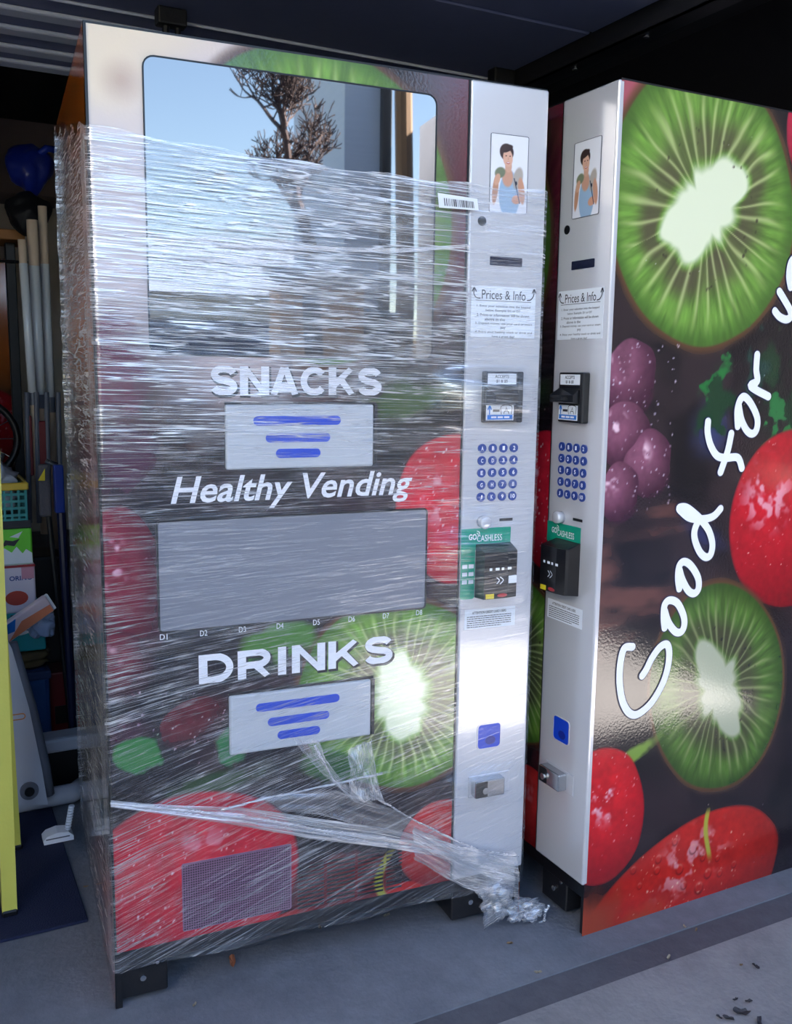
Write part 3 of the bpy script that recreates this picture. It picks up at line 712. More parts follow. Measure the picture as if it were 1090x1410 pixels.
# white script lettering on the printed side of the unwrapped machine, traced stroke by stroke
def zoomA(x, y): return s2(830 + x * 260 / 965, 620 + y * 380 / 1410)
def zoomB(x, y): return s2(940 + x * 150 / 588, 320 + y * 360 / 1410)
sA = [[(145, 1003), (105, 1010), (85, 1080), (80, 1180), (95, 1280), (130, 1340), (175, 1345), (240, 1290), (295, 1200), (325, 1110), (333, 1030), (320, 990), (285, 1005), (245, 1060), (215, 1120), (195, 1150)],
      [(310, 905), (305, 850), (310, 790), (335, 765), (375, 780), (405, 840), (410, 890), (395, 925), (365, 925), (330, 880), (310, 820)],
      [(385, 705), (378, 650), (385, 590), (410, 568), (445, 590), (480, 650), (482, 705), (460, 730), (430, 715), (400, 660), (385, 610)],
      [(595, 298), (560, 335), (510, 350), (440, 345), (395, 310), (385, 293), (420, 292), (465, 325), (500, 360), (535, 410), (553, 475), (545, 530), (520, 545), (490, 520), (465, 460), (462, 410), (480, 365), (500, 350)],
      ]
sB = [[(130, 1020), (128, 1080), (145, 1150), (180, 1205), (230, 1215), (290, 1215), (312, 1270)], [(255, 1085), (235, 1180), (197, 1292)],
      [(290, 1045), (288, 960), (305, 900), (330, 888), (365, 930), (395, 1000), (392, 1060), (370, 1085), (340, 1070), (310, 1010), (295, 930)],
      [(395, 660), (390, 740), (395, 800), (360, 830), (455, 885)], [(395, 800), (375, 830)],
      [(515, 320), (545, 370), (572, 420), (575, 455), (550, 470), (515, 455), (490, 425)], [(575, 455), (610, 400), (640, 360)],
      [(575, 295), (566, 240), (575, 170), (600, 140), (640, 165), (668, 240), (660, 300), (630, 320), (600, 280), (580, 210)],
      [(700, 30), (735, 70), (770, 100), (780, 60), (760, -10)], [(770, 100), (790, 160), (760, 230)]]
scr = [[zoomA(*p) for p in st] for st in sA] + [[zoomB(*p) for p in st] for st in sB]
# the side's own axes: x = depth, drawn on the plane x = W of the machine
LETTERS = [[0], [1], [2], [3], [4, 5], [6], [7, 8], [9, 10], [11], [12, 13]]
M_SHADOW = mat('lettering_shadow_print', (26, 28, 58), .3)
for ids in LETTERS:
    st_ = [scr[i] for i in ids]
    for nm, wd, mm, off in (('script_letter_shadow', .0232, M_SHADOW, .0010), ('script_letter', .0180, M_WHITE, .0024)):
        o = ribbon(st_, wd, 0, nm, mm, VM2, k=7)
        for v in o.data.vertices:
            x, y, z = v.co; v.co = (W + off - y, x, z)
        o.data.update()

# ------------------------------------------------------------------ stretch film round the first machine
def film_mat(name, base=.06, lines=.62, rough=.22, white=(.86, .88, .93), cr=0.0):
    m = bpy.data.materials.new(name); m.use_nodes = True; nt = m.node_tree; nt.nodes.clear(); N = nt.nodes.new; L = nt.links.new
    out = N('ShaderNodeOutputMaterial'); uv = N('ShaderNodeUVMap'); uv.uv_map = 'wrap'
    at = N('ShaderNodeAttribute'); at.attribute_name = 'film_haze'
    def nz(sx, sy, det, rough_=.5, dist=0.0, off=0.0):
        mp = N('ShaderNodeMapping'); mp.inputs['Scale'].default_value = (sx, sy, 1); mp.inputs['Location'].default_value = (off, off * .7, off)
        L(uv.outputs[0], mp.inputs[0]); t = N('ShaderNodeTexNoise'); t.inputs['Scale'].default_value = 1; t.inputs['Detail'].default_value = det
        t.inputs['Roughness'].default_value = rough_; t.inputs['Distortion'].default_value = dist; L(mp.outputs[0], t.inputs['Vector']); return t.outputs['Fac']
    def mth(op, a, b=None, c=None):
        n = N('ShaderNodeMath'); n.operation = op
        for i, v in enumerate((a, b, c)):
            if v is None: continue
            if isinstance(v, (int, float)): n.inputs[i].default_value = v
            else: L(v, n.inputs[i])
        return n.outputs[0]
    def rng(v, a, b, c=0.0, d=1.0):
        n = N('ShaderNodeMapRange'); n.interpolation_type = 'SMOOTHSTEP'; L(v, n.inputs[0])
        for i, q in enumerate((a, b, c, d)): n.inputs[1 + i].default_value = q
        return n.outputs[0]
    w1 = nz(2.4, 110, 3, .55, .2); w2 = nz(5.5, 300, 2, .5, .3, 3.1); w3 = nz(1.2, 26, 3, .5, .1, 7.7)
    l1 = rng(mth('ABSOLUTE', mth('SUBTRACT', w1, .5)), 0.0, .024, 1, 0)
    l2 = rng(mth('ABSOLUTE', mth('SUBTRACT', w2, .5)), 0.0, .045, 1, 0)
    l3 = rng(mth('ABSOLUTE', mth('SUBTRACT', w3, .5)), 0.0, .012, 1, 0)
    den = rng(nz(2.5, 6.5, 3, .6, .4, 11.3), .36, .66)
    den2 = rng(nz(6, 14, 3, .6, .4, 17.3), .38, .64)
    broad = rng(nz(1.6, 16, 4, .6, .2, 23.3), .40, .75)
    op = mth('ADD', mth('MULTIPLY', mth('MULTIPLY', l1, mth('ADD', mth('MULTIPLY', den, .8), .25)), lines), mth('MULTIPLY', mth('MULTIPLY', l2, den2), lines * .8))  # white streak opacity painted in for the highlights along the wrinkles
    op = mth('ADD', op, mth('MULTIPLY', l3, lines * .5))
    op = mth('ADD', mth('ADD', op, mth('MULTIPLY', broad, .10)), base)
    op = mth('MULTIPLY', op, at.outputs['Fac'])
    cl = N('ShaderNodeClamp'); cl.inputs['Max'].default_value = .93; L(op, cl.inputs[0])
    bmp = N('ShaderNodeBump'); bmp.inputs['Strength'].default_value = .55; bmp.inputs['Distance'].default_value = .004
    hh = mth('ADD', mth('MULTIPLY', w1, .6), mth('ADD', mth('MULTIPLY', w2, .2), mth('MULTIPLY', nz(14 if cr else 3, 14, 4, .6, .6, 31), .4 + cr)))
    L(hh, bmp.inputs['Height'])
    gl = N('ShaderNodeBsdfGlossy'); gl.inputs['Roughness'].default_value = rough; gl.inputs['Color'].default_value = (.95, .96, 1, 1); L(bmp.outputs[0], gl.inputs['Normal'])
    df = N('ShaderNodeBsdfDiffuse'); df.inputs['Color'].default_value = (*white, 1); tl = N('ShaderNodeBsdfTranslucent'); tl.inputs['Color'].default_value = (*white, 1)
    dm = N('ShaderNodeMixShader'); dm.inputs[0].default_value = .25; L(df.outputs[0], dm.inputs[1]); L(tl.outputs[0], dm.inputs[2])
    fm = N('ShaderNodeMixShader'); fm.inputs[0].default_value = .45; L(dm.outputs[0], fm.inputs[1]); L(gl.outputs[0], fm.inputs[2])
    tr_ = N('ShaderNodeBsdfTransparent'); tr_.inputs['Color'].default_value = (.97, .975, .985, 1)
    mx = N('ShaderNodeMixShader'); L(cl.outputs[0], mx.inputs[0]); L(tr_.outputs[0], mx.inputs[1]); L(fm.outputs[0], mx.inputs[2])
    L(mx.outputs[0], out.inputs['Surface']); MATS[name] = m; return m
M_FILM = film_mat('stretch_film', base=.055, lines=.8)
M_FILM2 = film_mat('bunched_film', base=.30, lines=.7, rough=.16, cr=.6)
def set_uv_attr(me, uvs, haze):
    ul = me.uv_layers.new(name='wrap')
    li = np.empty(len(me.loops), np.int32); me.loops.foreach_get('vertex_index', li)
    ul.data.foreach_set('uv', np.asarray(uvs, np.float32)[li].ravel())
    at = me.attributes.new('film_haze', 'FLOAT', 'POINT'); at.data.foreach_set('value', np.asarray(haze, np.float32))
def stretch_wrap():
    root = empty('stretch_wrap', (M1_LOC[0], M1_LOC[1], 0), M1_ROT)
    tag(root, 'clear wrinkled plastic stretch film wound round the fruit-print vending machine', 'plastic wrap')
    e = .007
    fr = -.0135
    path = [(-e, D + e)] + [(-e, y) for y in np.linspace(D, .03, 34)] + [(-e + .003, fr + .008)] + [(x, fr) for x in np.linspace(.006, W - .004, 190)] + [(W + e - .002, fr + .008)] + [(W + e, y) for y in np.linspace(.03, D, 24)] + [(W + e, D + e)] + [(x, D + e) for x in np.linspace(W, 0, 10)] + [(-e, D + e)]
    P = np.array(path); n = len(P)
    s = np.concatenate([[0], np.cumsum(np.linalg.norm(np.diff(P, axis=0), axis=1))]) - (D + .0)
    nz_ = 240
    co = np.zeros((n, nz_, 3)); uv = np.zeros((n, nz_, 2)); haze = np.zeros((n, nz_))
    for i in range(n):
        x, y = P[i]
        if x < .004 and y > .0: zt = 1.66 + .15 * min(1, y / D) + .012 * math.sin(y * 40)
        elif y < .0: zt = 1.664 - .034 * x / W - .012 * math.sin(x / W * math.pi) + .003 * math.sin(x * 37)
        else: zt = 1.63 + .01 * math.sin(y * 20)
        zb = .088 + .004 * math.sin(x * 23 + y * 31)
        co[i, :, 2] = np.linspace(zb, zt, nz_)
        co[i, :, 0] = x; co[i, :, 1] = y
    X, Y, Z = co[..., 0], co[..., 1], co[..., 2]
    front = (Y < .0)
    U = np.where(front, X, 0)
    nn = fbm(s[:, None] * 9 + 40 + 0 * Z, Z * 34 + 20, 5, 3) - .5
    # bulge over everything that sticks out of the panel
    def hump(x0, x1, z0, z1, d, sx=.05, sz=.045):
        return d * sst(x0 - sx * 2.5, x0, X) * (1 - sst(x1, x1 + sx, X)) * sst(z0 - sz, z0, Z) * (1 - sst(z1, z1 + sz, Z))
    b = hump(W - .150, W - .052, .770, .895, .044) + hump(W - .14, W - .05, 1.18, 1.23, .042) + hump(W - .14, W - .045, .318, .364, .030, .04, .03)
    b += hump(W - .14, W - .115, .925, .955, .016, .03, .02)
    Yf = Y - b * front + np.where(front, nn * .004, 0)
    side = (X < .004) & (Y > .0)
    X2 = X - np.where(side, np.abs(fbm(s[:, None] * 30 + 9 + 0 * Z, Z * 22, 9, 3) - .5) * .011, 0)
    co[..., 0] = X2; co[..., 1] = Yf
    kz = np.interp(Z, [0, .15, .45, .7, 1.0, 1.3, 1.7], [-.36, -.36, -.26, -.10, .0, .03, .03])
    uv[..., 0] = s[:, None] + 0 * Z; uv[..., 1] = Z + kz * (np.clip(s[:, None], -.1, 1.0) - .45)
    haze = np.interp(Z, [0, .5, .75, .98, 1.08, 1.25, 1.62, 1.7], [.80, .68, .66, .66, .85, 1.5, 1.9, 1.5])  # film opacity raised towards the top to paint in the sky haze
    haze = haze * np.where(front & (X > W - PAN), .55, 1) * np.where(side, 1.25, 1)
    uv[..., 1] = np.where(side, Z * .35, uv[..., 1])
    idx = np.arange(n * nz_).reshape(n, nz_)
    q = np.stack([idx[:-1, :-1], idx[1:, :-1], idx[1:, 1:], idx[:-1, 1:]], -1).reshape(-1, 4)
    me = bpy.data.meshes.new('film'); me.from_pydata(co.reshape(-1, 3).tolist(), [], q.tolist()); me.update()
    set_uv_attr(me, uv.reshape(-1, 2), haze.ravel())
    link_mesh('film', me, M_FILM, root, True)
    return root
WRAP = stretch_wrap()
rnd = random.Random(5)
def sheet(name, rows, parent, m, film_haze=1.0, vs_=1.0, depth=.006, seed=0, nu=40, nv=14):
    """crumpled film between two 3-D polylines given in machine axes"""
    A, B = [np.array(r, float) for r in rows]
    t = np.linspace(0, 1, nu)
    ia = np.linspace(0, 1, len(A)); ib = np.linspace(0, 1, len(B))
    PA = np.stack([np.interp(t, ia, A[:, k]) for k in range(3)], 1); PB = np.stack([np.interp(t, ib, B[:, k]) for k in range(3)], 1)
    v = np.linspace(0, 1, nv)
    co = PA[:, None, :] * (1 - v[None, :, None]) + PB[:, None, :] * v[None, :, None]
    tt, vv = np.meshgrid(t, v, indexing='ij')
    co[..., 1] -= (fbm(tt * 5 + seed, vv * 6 + seed, seed, 3)) * depth + .001
    uv = np.stack([tt * .5, vv * .08 * vs_ + seed], -1)
    idx = np.arange(nu * nv).reshape(nu, nv); q = np.stack([idx[:-1, :-1], idx[1:, :-1], idx[1:, 1:], idx[:-1, 1:]], -1).reshape(-1, 4)
    me = bpy.data.meshes.new(name); me.from_pydata(co.reshape(-1, 3).tolist(), [], q.tolist()); me.update()
    set_uv_attr(me, uv.reshape(-1, 2), np.full(nu * nv, film_haze))
    return link_mesh(name, me, m, parent, True)
def dp(px, py, y=-.020): u, z = d1(px, py); return (u, y, z)
# twisted band of bunched film low on the door, torn flaps below the drink slot
sheet('twisted_band', ([dp(150, 1094), dp(230, 1100), dp(330, 1104), dp(420, 1118), dp(520, 1132), dp(600, 1150), dp(700, 1178)],
                       [dp(150, 1103), dp(230, 1114), dp(330, 1130), dp(420, 1146), dp(520, 1158), dp(600, 1172), dp(700, 1214)]), WRAP, M_FILM2, 1.25, 1, .014, 3, 80, 14)
def strand(pts, r, name='film_strand', seed=0):
    P = [np.array(dp(*p[:2], -.024 if len(p) < 3 else p[2])) for p in pts]
    Q = []
    for i in range(len(P) - 1):
        for t in np.linspace(0, 1, 6, endpoint=False): Q.append(P[i] * (1 - t) + P[i + 1] * t)
    Q.append(P[-1])
    rr = random.Random(seed)
    Q = [(q[0], q[1] - rr.uniform(0, .003), q[2] + rr.uniform(-.0012, .0012)) for q in Q]
    mb = MB().tube(Q, [r * (.5 + rr.random()) for _ in Q], 6)
    me = bpy.data.meshes.new(name); me.from_pydata(mb.v, [], mb.f); me.update()
    set_uv_attr(me, [(v[0], v[2]) for v in mb.v], [1.2] * len(mb.v))
    return link_mesh(name, me, M_FILM2, WRAP, True)
for i, pts in enumerate(([(150, 1098), (230, 1106), (330, 1118), (440, 1136), (560, 1152), (640, 1162), (706, 1172)], [(152, 1101), (260, 1113), (380, 1131), (480, 1148), (600, 1166), (700, 1200)],
                         [(300, 1108), (360, 1092), (430, 1078), (520, 1058)], [(500, 1085), (560, 1120), (620, 1150), (690, 1180)], [(428, 1020), (455, 1070), (478, 1092)], [(250, 1104), (300, 1116), (350, 1125)])):
    strand(pts, .0032 if i < 2 else .0020, seed=i)
sheet('torn_flap', ([dp(395, 1008), dp(412, 1030), dp(440, 1060), dp(480, 1095)], [dp(432, 1012), dp(440, 1035), dp(462, 1065), dp(505, 1095)]), WRAP, M_FILM2, .8, 3, .03, 11, 30, 16)
sheet('torn_flap', ([dp(470, 1025), dp(474, 1060), dp(470, 1090)], [dp(502, 1008), dp(508, 1050), dp(518, 1092)]), WRAP, M_FILM2, .9, 3, .03, 13, 30, 16)
sheet('torn_flap', ([dp(360, 1080), dp(450, 1078), dp(540, 1108), dp(640, 1160)], [dp(340, 1106), dp(430, 1112), dp(520, 1134), dp(650, 1176)]), WRAP, M_FILM2, .45, 2, .02, 17, 40, 16)
sheet('bunched_sheet', ([dp(560, 1128), dp(620, 1156), dp(700, 1165)], [dp(560, 1172), dp(630, 1212), dp(706, 1226)]), WRAP, M_FILM2, .9, 3, .03, 19, 40, 16)
sheet('folded_edge', ([dp(300, 338), dp(420, 341), dp(540, 344), dp(640, 338)], [dp(300, 341), dp(420, 347), dp(540, 350), dp(640, 342)]), WRAP, M_FILM2, 1.2, 1, .004, 23, 40, 5)
# side gather where the band turns the corner
sheet('side_gather', ([(-.012, .25, .56), (-.012, .12, .50), (-.014, .0, .455)], [(-.012, .25, .30), (-.012, .12, .37), (-.014, .0, .42)]), WRAP, M_FILM2, .5, 3, .0, 29, 30, 16)
# crumpled tail of film hanging off the lower corner
def crumple(name, c, r, parent, m, seed, sq=(1, 1, 1), amp=.6, sub=4):
    bm = bmesh.new(); bmesh.ops.create_icosphere(bm, subdivisions=sub, radius=1)
    for v in bm.verts:
        n_ = mnoise.noise(v.co * 2.1 + Vector((seed, 0, 0))) * amp + mnoise.noise(v.co * 5.0 + Vector((0, seed, 0))) * amp * .5 + abs(mnoise.noise(v.co * 9 + Vector((0, 0, seed)))) * amp * .35
        p = v.co * (1 + n_); v.co = Vector((c[0] + p.x * r * sq[0], c[1] + p.y * r * sq[1], c[2] + p.z * r * sq[2]))
    me = bpy.data.meshes.new(name); bm.to_mesh(me); bm.free()
    set_uv_attr(me, [(v.co.x * 2 + v.co.y, v.co.z * .8 + v.co.y) for v in me.vertices], [.85] * len(me.vertices))
    return link_mesh(name, me, m, parent, True)
tx, tz = d1(672, 1232)
crumple('film_tail', (tx, -.03, tz + .004), .045, WRAP, M_FILM2, 3.3, (.8, .6, .95), .7)
tx, tz = d1(706, 1242); crumple('film_tail', (tx + .005, -.04, tz), .030, WRAP, M_FILM2, 7.1, (1.3, .7, .7), .8)
strand([(706, 1245, -.04), (722, 1258, -.045), (733, 1252, -.05), (734, 1240, -.05), (740, 1230, -.05)], .003, seed=9)
# barcode label stuck on the film
bl = empty('barcode_sticker'); bl.parent = WRAP
c0 = [d1(*p) for p in ((596, 268), (650, 276), (652, 292), (598, 288))]
pts = [c0[3], c0[2], c0[1], c0[0]]
lb = MB().prism(pts, -.0215, -.021).build('barcode_label', M_PAPER, WRAP)
bpy.data.objects.remove(bl)
bb = MB()
def lerp2(a, b): 
    p = np.array(c0); top = p[0] * (1 - a) + p[1] * a; bot = p[3] * (1 - a) + p[2] * a; q = top * (1 - b) + bot * b; return (q[0], -.0219, q[1])
a = .14
while a < .9:
    w_ = rnd.choice((.012, .012, .022, .03)); q = [lerp2(a, .85), lerp2(a + w_, .85), lerp2(a + w_, .3), lerp2(a, .3)]
    bb.add(q, [(0, 1, 2, 3)]); a += w_ + rnd.choice((.014, .02, .03))
bb.build('barcode', M_INK, lb)

# ------------------------------------------------------------------ clutter on the left, inside the garage
M_LADDER = mat('yellow_fibreglass', (208, 204, 92), .4, bump=.06, bscale=140, var=.1)
def rail(p0, p1, w, d, t=.004):
    """C-channel rail: web w wide (x), flanges d deep (y)"""
    mb = MB(); p0 = Vector(p0); p1 = Vector(p1)
    prof = [(-w / 2, 0), (w / 2, 0), (w / 2, d), (w / 2 - t, d), (w / 2 - t, t), (-w / 2 + t, t), (-w / 2 + t, d), (-w / 2, d)]
    n = len(prof); v = [(p.x + a, p.y + b, p.z) for p in (p0, p1) for a, b in prof]
    return mb.add(v, [(0, 5, 4, 1), (1, 4, 3, 2), (0, 7, 6, 5)] + [(8, 9, 12, 13), (9, 10, 11, 12), (8, 13, 14, 15)] + [(i, (i + 1) % n, (i + 1) % n + n, i + n) for i in range(n)])
ld = empty('step_ladder', (-1.35, .95, .008)); tag(ld, 'yellow step ladder standing on the navy mat', 'ladder')
fy = .78
rearfoot = at_floor(22, 1175)
for k, sx in enumerate((0, -.42)):
    b0 = Vector((-1.143 + sx, fy, .012)); b1 = Vector((-1.120 + sx * .85, .90, 1.30))
    fr_ = rel(ld, rail(b0, b1, .032, .045)).build('front_rail', M_LADDER, ld)
    r0 = Vector((rearfoot.x + sx, rearfoot.y, .012)); r1 = Vector((-1.125 + sx * .85, .97, 1.28))
    rr_ = rel(ld, rail(r0, r1, .026, .030)).build('rear_rail', M_LADDER, ld)
    for p in (b0, r0):
        rel(ld, MB().bbox(p.x - .017, p.y - .004, .008, p.x + .017, p.y + .05, .022, .003, 1)).build('rubber_foot', M_BLACK, ld)
for z in (.30, .60, .90, 1.2):
    t = z / 1.3; y = fy + .12 * t
    rel(ld, MB().bbox(-1.53 + .04 * t, y, z - .02, -1.158 + .02 * t, y + .08, z, .004, 1)).build('step', M_CHROME, ld)
rel(ld, MB().bbox(-1.50, .86, 1.29, -1.105, 1.03, 1.33, .01, 2)).build('top_cap', M_BLACK, ld)

def pbox(name, px0, py0, px1, py1, y, depth, m, label, cat, left=-.35, r=.006, group=None):
    """box whose front face spans the given pixels at depth y (left edge runs out of the frame)"""
    a = at_y(px0, py0, y); b = at_y(px1, py1, y)
    x0 = a.x if left is None else b.x + left
    e_ = empty(name, ((x0 + b.x) / 2, y + depth / 2, b.z)); tag(e_, label, cat, group)
    o = rel(e_, MB().bbox(x0, y, b.z, b.x, y + depth, a.z, r, 2)).build('body', m, e_)
    return e_, (x0, b.x, b.z, a.z)
# stacked boxes, bottom to top; each rests on the one below
M_BIN = mat('blue_fabric_bin', (24, 66, 120), .8, bump=.3, bscale=200)
M_REDC = mat('dark_red_plastic', (110, 18, 26), .4)
Y0 = 1.55
def zat(py, px=40, y=Y0): return at_y(px, py, y).z
def xat(px, py=800, y=Y0): return at_y(px, py, y).x
def stackbox(name, z0, z1, xr, wd, m, label, cat, y=Y0, dep=.3, r=.006):
    e_ = empty(name, (xr - wd / 2, y + dep / 2, z0)); tag(e_, label, cat)
    rel(e_, MB().bbox(xr - wd, y, z0, xr, y + dep, z1, r, 2)).build('body', m, e_)
    return e_
zs = [.009, zat(925), zat(897), zat(843), zat(776), zat(727), zat(716), zat(664)]
e = stackbox('storage_bin', zs[0], zs[1], xat(63), .34, M_BIN, 'blue fabric storage bin at the bottom of the stacked packages', 'bin', r=.015)
rel(e, MB().bbox(xat(63) - .345, Y0 - .006, zs[1] - .03, xat(63) + .004, Y0 + .306, zs[1] - .002, .006, 2)).build('rim', mat('bin_rim', (30, 50, 90), .7), e)
e = stackbox('red_crate', .009, zat(922, 80, 1.75), xat(112, 922, 1.75), xat(112, 922, 1.75) - xat(63) - .012, M_REDC, 'dark red plastic crate beside the blue fabric bin', 'crate', 1.72, .12)
rel(e, MB().box(xat(63) + .03, 1.718, .10, xat(112, 922, 1.75) - .02, 1.722, .16)).build('recess', M_BLACK, e)
def pillow(name, x0, x1, y0, y1, z0, z1, m, label, cat, seed=1, amp=.25, sub=4):
    c = ((x0 + x1) / 2, (y0 + y1) / 2, (z0 + z1) / 2)
    e_ = empty(name, (c[0], c[1], z0)); tag(e_, label, cat)
    bm = bmesh.new(); bmesh.ops.create_cube(bm, size=2); bmesh.ops.subdivide_edges(bm, edges=bm.edges[:], cuts=10, use_grid_fill=True)
    for v in bm.verts:
        p = v.co.copy(); q = p.normalized() * (abs(p.x) ** 4 + abs(p.y) ** 4 + abs(p.z) ** 4) ** -.25 * p.length if False else p
        l4 = (abs(p.x) ** 5 + abs(p.y) ** 5 + abs(p.z) ** 5) ** .2
        p = p / max(l4, 1e-6)
        n_ = mnoise.noise(p * 1.7 + Vector((seed, seed * 2, 0))) * amp + abs(mnoise.noise(p * 4 + Vector((seed, 0, 3)))) * amp * .6
        p = p * (1 - abs(n_) * .6)
        v.co = ((x1 - x0) / 2 * p.x, (y1 - y0) / 2 * p.y, (z1 - z0) / 2 * p.z)
    me = bpy.data.meshes.new('body'); bm.to_mesh(me); bm.free()
    o = link_mesh('body', me, m, e_, True); o.location = (0, 0, (z1 - z0) / 2)
    return e_
M_PURP = mat('dark_snack_bag', (60, 40, 62), .25, c2=(120, 110, 60), vscale=14)
pillow('snack_bag', xat(70) - .34, xat(70), Y0 - .01, Y0 + .28, zs[1] + .001, zs[2] - .001, M_PURP, 'dark shiny snack bag lying on the blue fabric bin', 'bag', 2)
M_TEALB = mat('teal_carton', (24, 160, 170), .5)
e = stackbox('teal_carton', zs[2], zs[3], xat(60), .34, M_TEALB, 'teal carton with a white oval mark in the stack of packages', 'carton')
MBt = MB().cyl_y(xat(20), (zs[2] + zs[3]) / 2 + .01, .045, Y0 - .0015, Y0, 24, .018); rel(e, MBt).build('oval_mark', M_PAPER, e)
MBt = MB().box(xat(12), Y0 - .002, zs[3] - .055, xat(38), Y0, zs[3] - .004); rel(e, MBt).build('dark_band', mat('dark_teal_print', (10, 84, 84), .5), e)
M_POLY = mat('grey_blue_polybag', (150, 168, 204), .3, bump=.3, bscale=40)
pb = pillow('plastic_bag', xat(33), xat(70), Y0 - .09, Y0 - .004, zat(872), zat(834), M_POLY, 'crumpled grey blue plastic bag hanging in front of the teal carton', 'bag', 6, .7)
M_PINK = mat('pale_pink_carton', (232, 220, 232), .5)
e = stackbox('printed_carton', zs[3], zs[4], xat(49), .34, M_PINK, 'pale carton with a red fruit picture and blue letters', 'carton')
text('ORINO', e, M_KEY, 0, 0, .064, .014, 0, .02); e.children[-1].location = (xat(13) - e.location[0], -.1515, zat(798) - e.location[2])
MBt = MB().cyl_y(xat(22), zat(822), .032, Y0 - .002, Y0, 20, .022); rel(e, MBt).build('fruit_picture', mat('fruit_red_print', (196, 70, 54), .5), e)
MBt = MB().box(xat(30), Y0 - .002, zs[4] - .045, xat(47), Y0, zs[4] - .01); rel(e, MBt).build('picture_panel', mat('pink_print', (214, 150, 170), .5), e)
MBt = MB().box(xat(2), Y0 - .003, zs[4] - .009, xat(49), Y0, zs[4] - .002); rel(e, MBt).build('red_stripe', M_RED, e)
M_ORN = mat('orange_foil_pack', (222, 120, 78), .3, c2=(228, 150, 120), vscale=20, bump=.2, bscale=40)
pk = empty('snack_pack', (xat(36), Y0 - .112, zat(848))); pk.rotation_euler = (0, -.5, .25)
tag(pk, 'slim pink, orange and blue snack pack tilted against the crumpled plastic bag', 'pack')
MB().bbox(-.085, -.012, 0, .075, .012, .055, .006, 2).build('pouch', mat('pale_pink_foil', (226, 206, 216), .3, bump=.2, bscale=40), pk)
MB().add([(-.08, -.0128, .004), (.07, -.0128, .004), (.07, -.0128, .026), (-.02, -.0128, .034)], [(0, 1, 2, 3)]).build('orange_print', M_ORN, pk)
MB().add([(-.082, -.0128, .028), (-.05, -.0128, .020), (-.03, -.0128, .050), (-.082, -.0128, .050)], [(0, 1, 2, 3)]).build('blue_print', M_SKYBLUE, pk)
MB().box(.074, -.006, .002, .082, .006, .053).build('crimped_end', M_PAPER, pk)
M_GREEN = mat('lime_green_carton', (110, 214, 60), .45)
e = stackbox('green_carton', zs[4], zs[5], xat(47), .34, M_GREEN, 'lime green carton with jagged white and black print under the teal basket', 'carton')
zz = (zs[4], zs[5])
gh = zs[5] - zs[4]
for nm, m_, pl in (('white_print', M_PAPER, [(2, .02), (46, .02), (46, .30), (38, .42), (33, .30), (25, .50), (18, .34), (8, .48), (2, .30)]), ('black_print', M_INK, [(4, .5), (12, .56), (22, .52), (30, .72), (20, .66), (10, .70)]), ('white_flash', M_PAPER, [(16, .78), (34, .92), (28, .74)])):
    pts = [(xat(a), zs[4] + b * gh) for a, b in pl]
    rel(e, MB().prism(pts[::-1], Y0 - .0015 - .0004 * (nm[0] == 'b'), Y0)).build(nm, m_, e)
M_TRAY = mat('dark_grey_board', (52, 54, 60), .7)
e = stackbox('grey_tray', zs[5], zs[6], xat(47), .34, M_TRAY, 'thin dark grey tray between the green carton and the basket', 'tray', r=.003)
# teal basket with yellow rim
M_BASK = mat('teal_basket_plastic', (40, 140, 140), .4); M_BRIM = mat('yellow_basket_rim', (222, 186, 60), .4)
bx0, bx1, bz0, bz1 = xat(42) - .30, xat(42), zs[6], zs[7]
bk = empty('plastic_basket', ((bx0 + bx1) / 2, Y0 + .11, bz0)); tag(bk, 'teal slatted plastic basket with a yellow rim', 'basket')
rel(bk, MB().box(bx0, Y0, bz0, bx1, Y0 + .22, bz0 + .006)).build('base', M_BASK, bk)
for k in range(5):
    z = bz0 + .012 + k * (bz1 - bz0 - .03) / 4
    rel(bk, MB().box(bx0, Y0, z, bx1, Y0 + .004, z + .008).box(bx0, Y0 + .216, z, bx1, Y0 + .22, z + .008).box(bx0, Y0, z, bx0 + .004, Y0 + .22, z + .008).box(bx1 - .004, Y0, z, bx1, Y0 + .22, z + .008)).build('band', M_BASK, bk)
for k in range(16):
    x = bx0 + k * (bx1 - bx0 - .006) / 15
    rel(bk, MB().box(x, Y0 - .001, bz0, x + .006, Y0 + .005, bz1 - .012)).build('slat', M_BASK, bk)
for k in range(10):
    y = Y0 + k * .214 / 9
    rel(bk, MB().box(bx1 - .005, y, bz0, bx1 + .001, y + .006, bz1 - .012)).build('slat', M_BASK, bk)
rel(bk, MB().bbox(bx0 - .006, Y0 - .006, bz1 - .022, bx1 + .006, Y0 + .004, bz1, .003, 1).bbox(bx0 - .006, Y0 + .216, bz1 - .022, bx1 + .006, Y0 + .226, bz1, .003, 1).bbox(bx1 - .004, Y0, bz1 - .022, bx1 + .006, Y0 + .22, bz1, .003, 1).bbox(bx0 - .006, Y0, bz1 - .022, bx0 + .004, Y0 + .22, bz1, .003, 1)).build('rim', M_BRIM, bk)
M_CLOTH = mat('white_cloth', (206, 210, 222), .8, bump=.2, bscale=30)
pillow('white_cloth', bx0 + .01, bx1 - .008, Y0 + .012, Y0 + .205, bz0 + .01, zat(622), M_CLOTH, 'white crumpled cloth heaped in the teal basket', 'cloth', 4, .8)
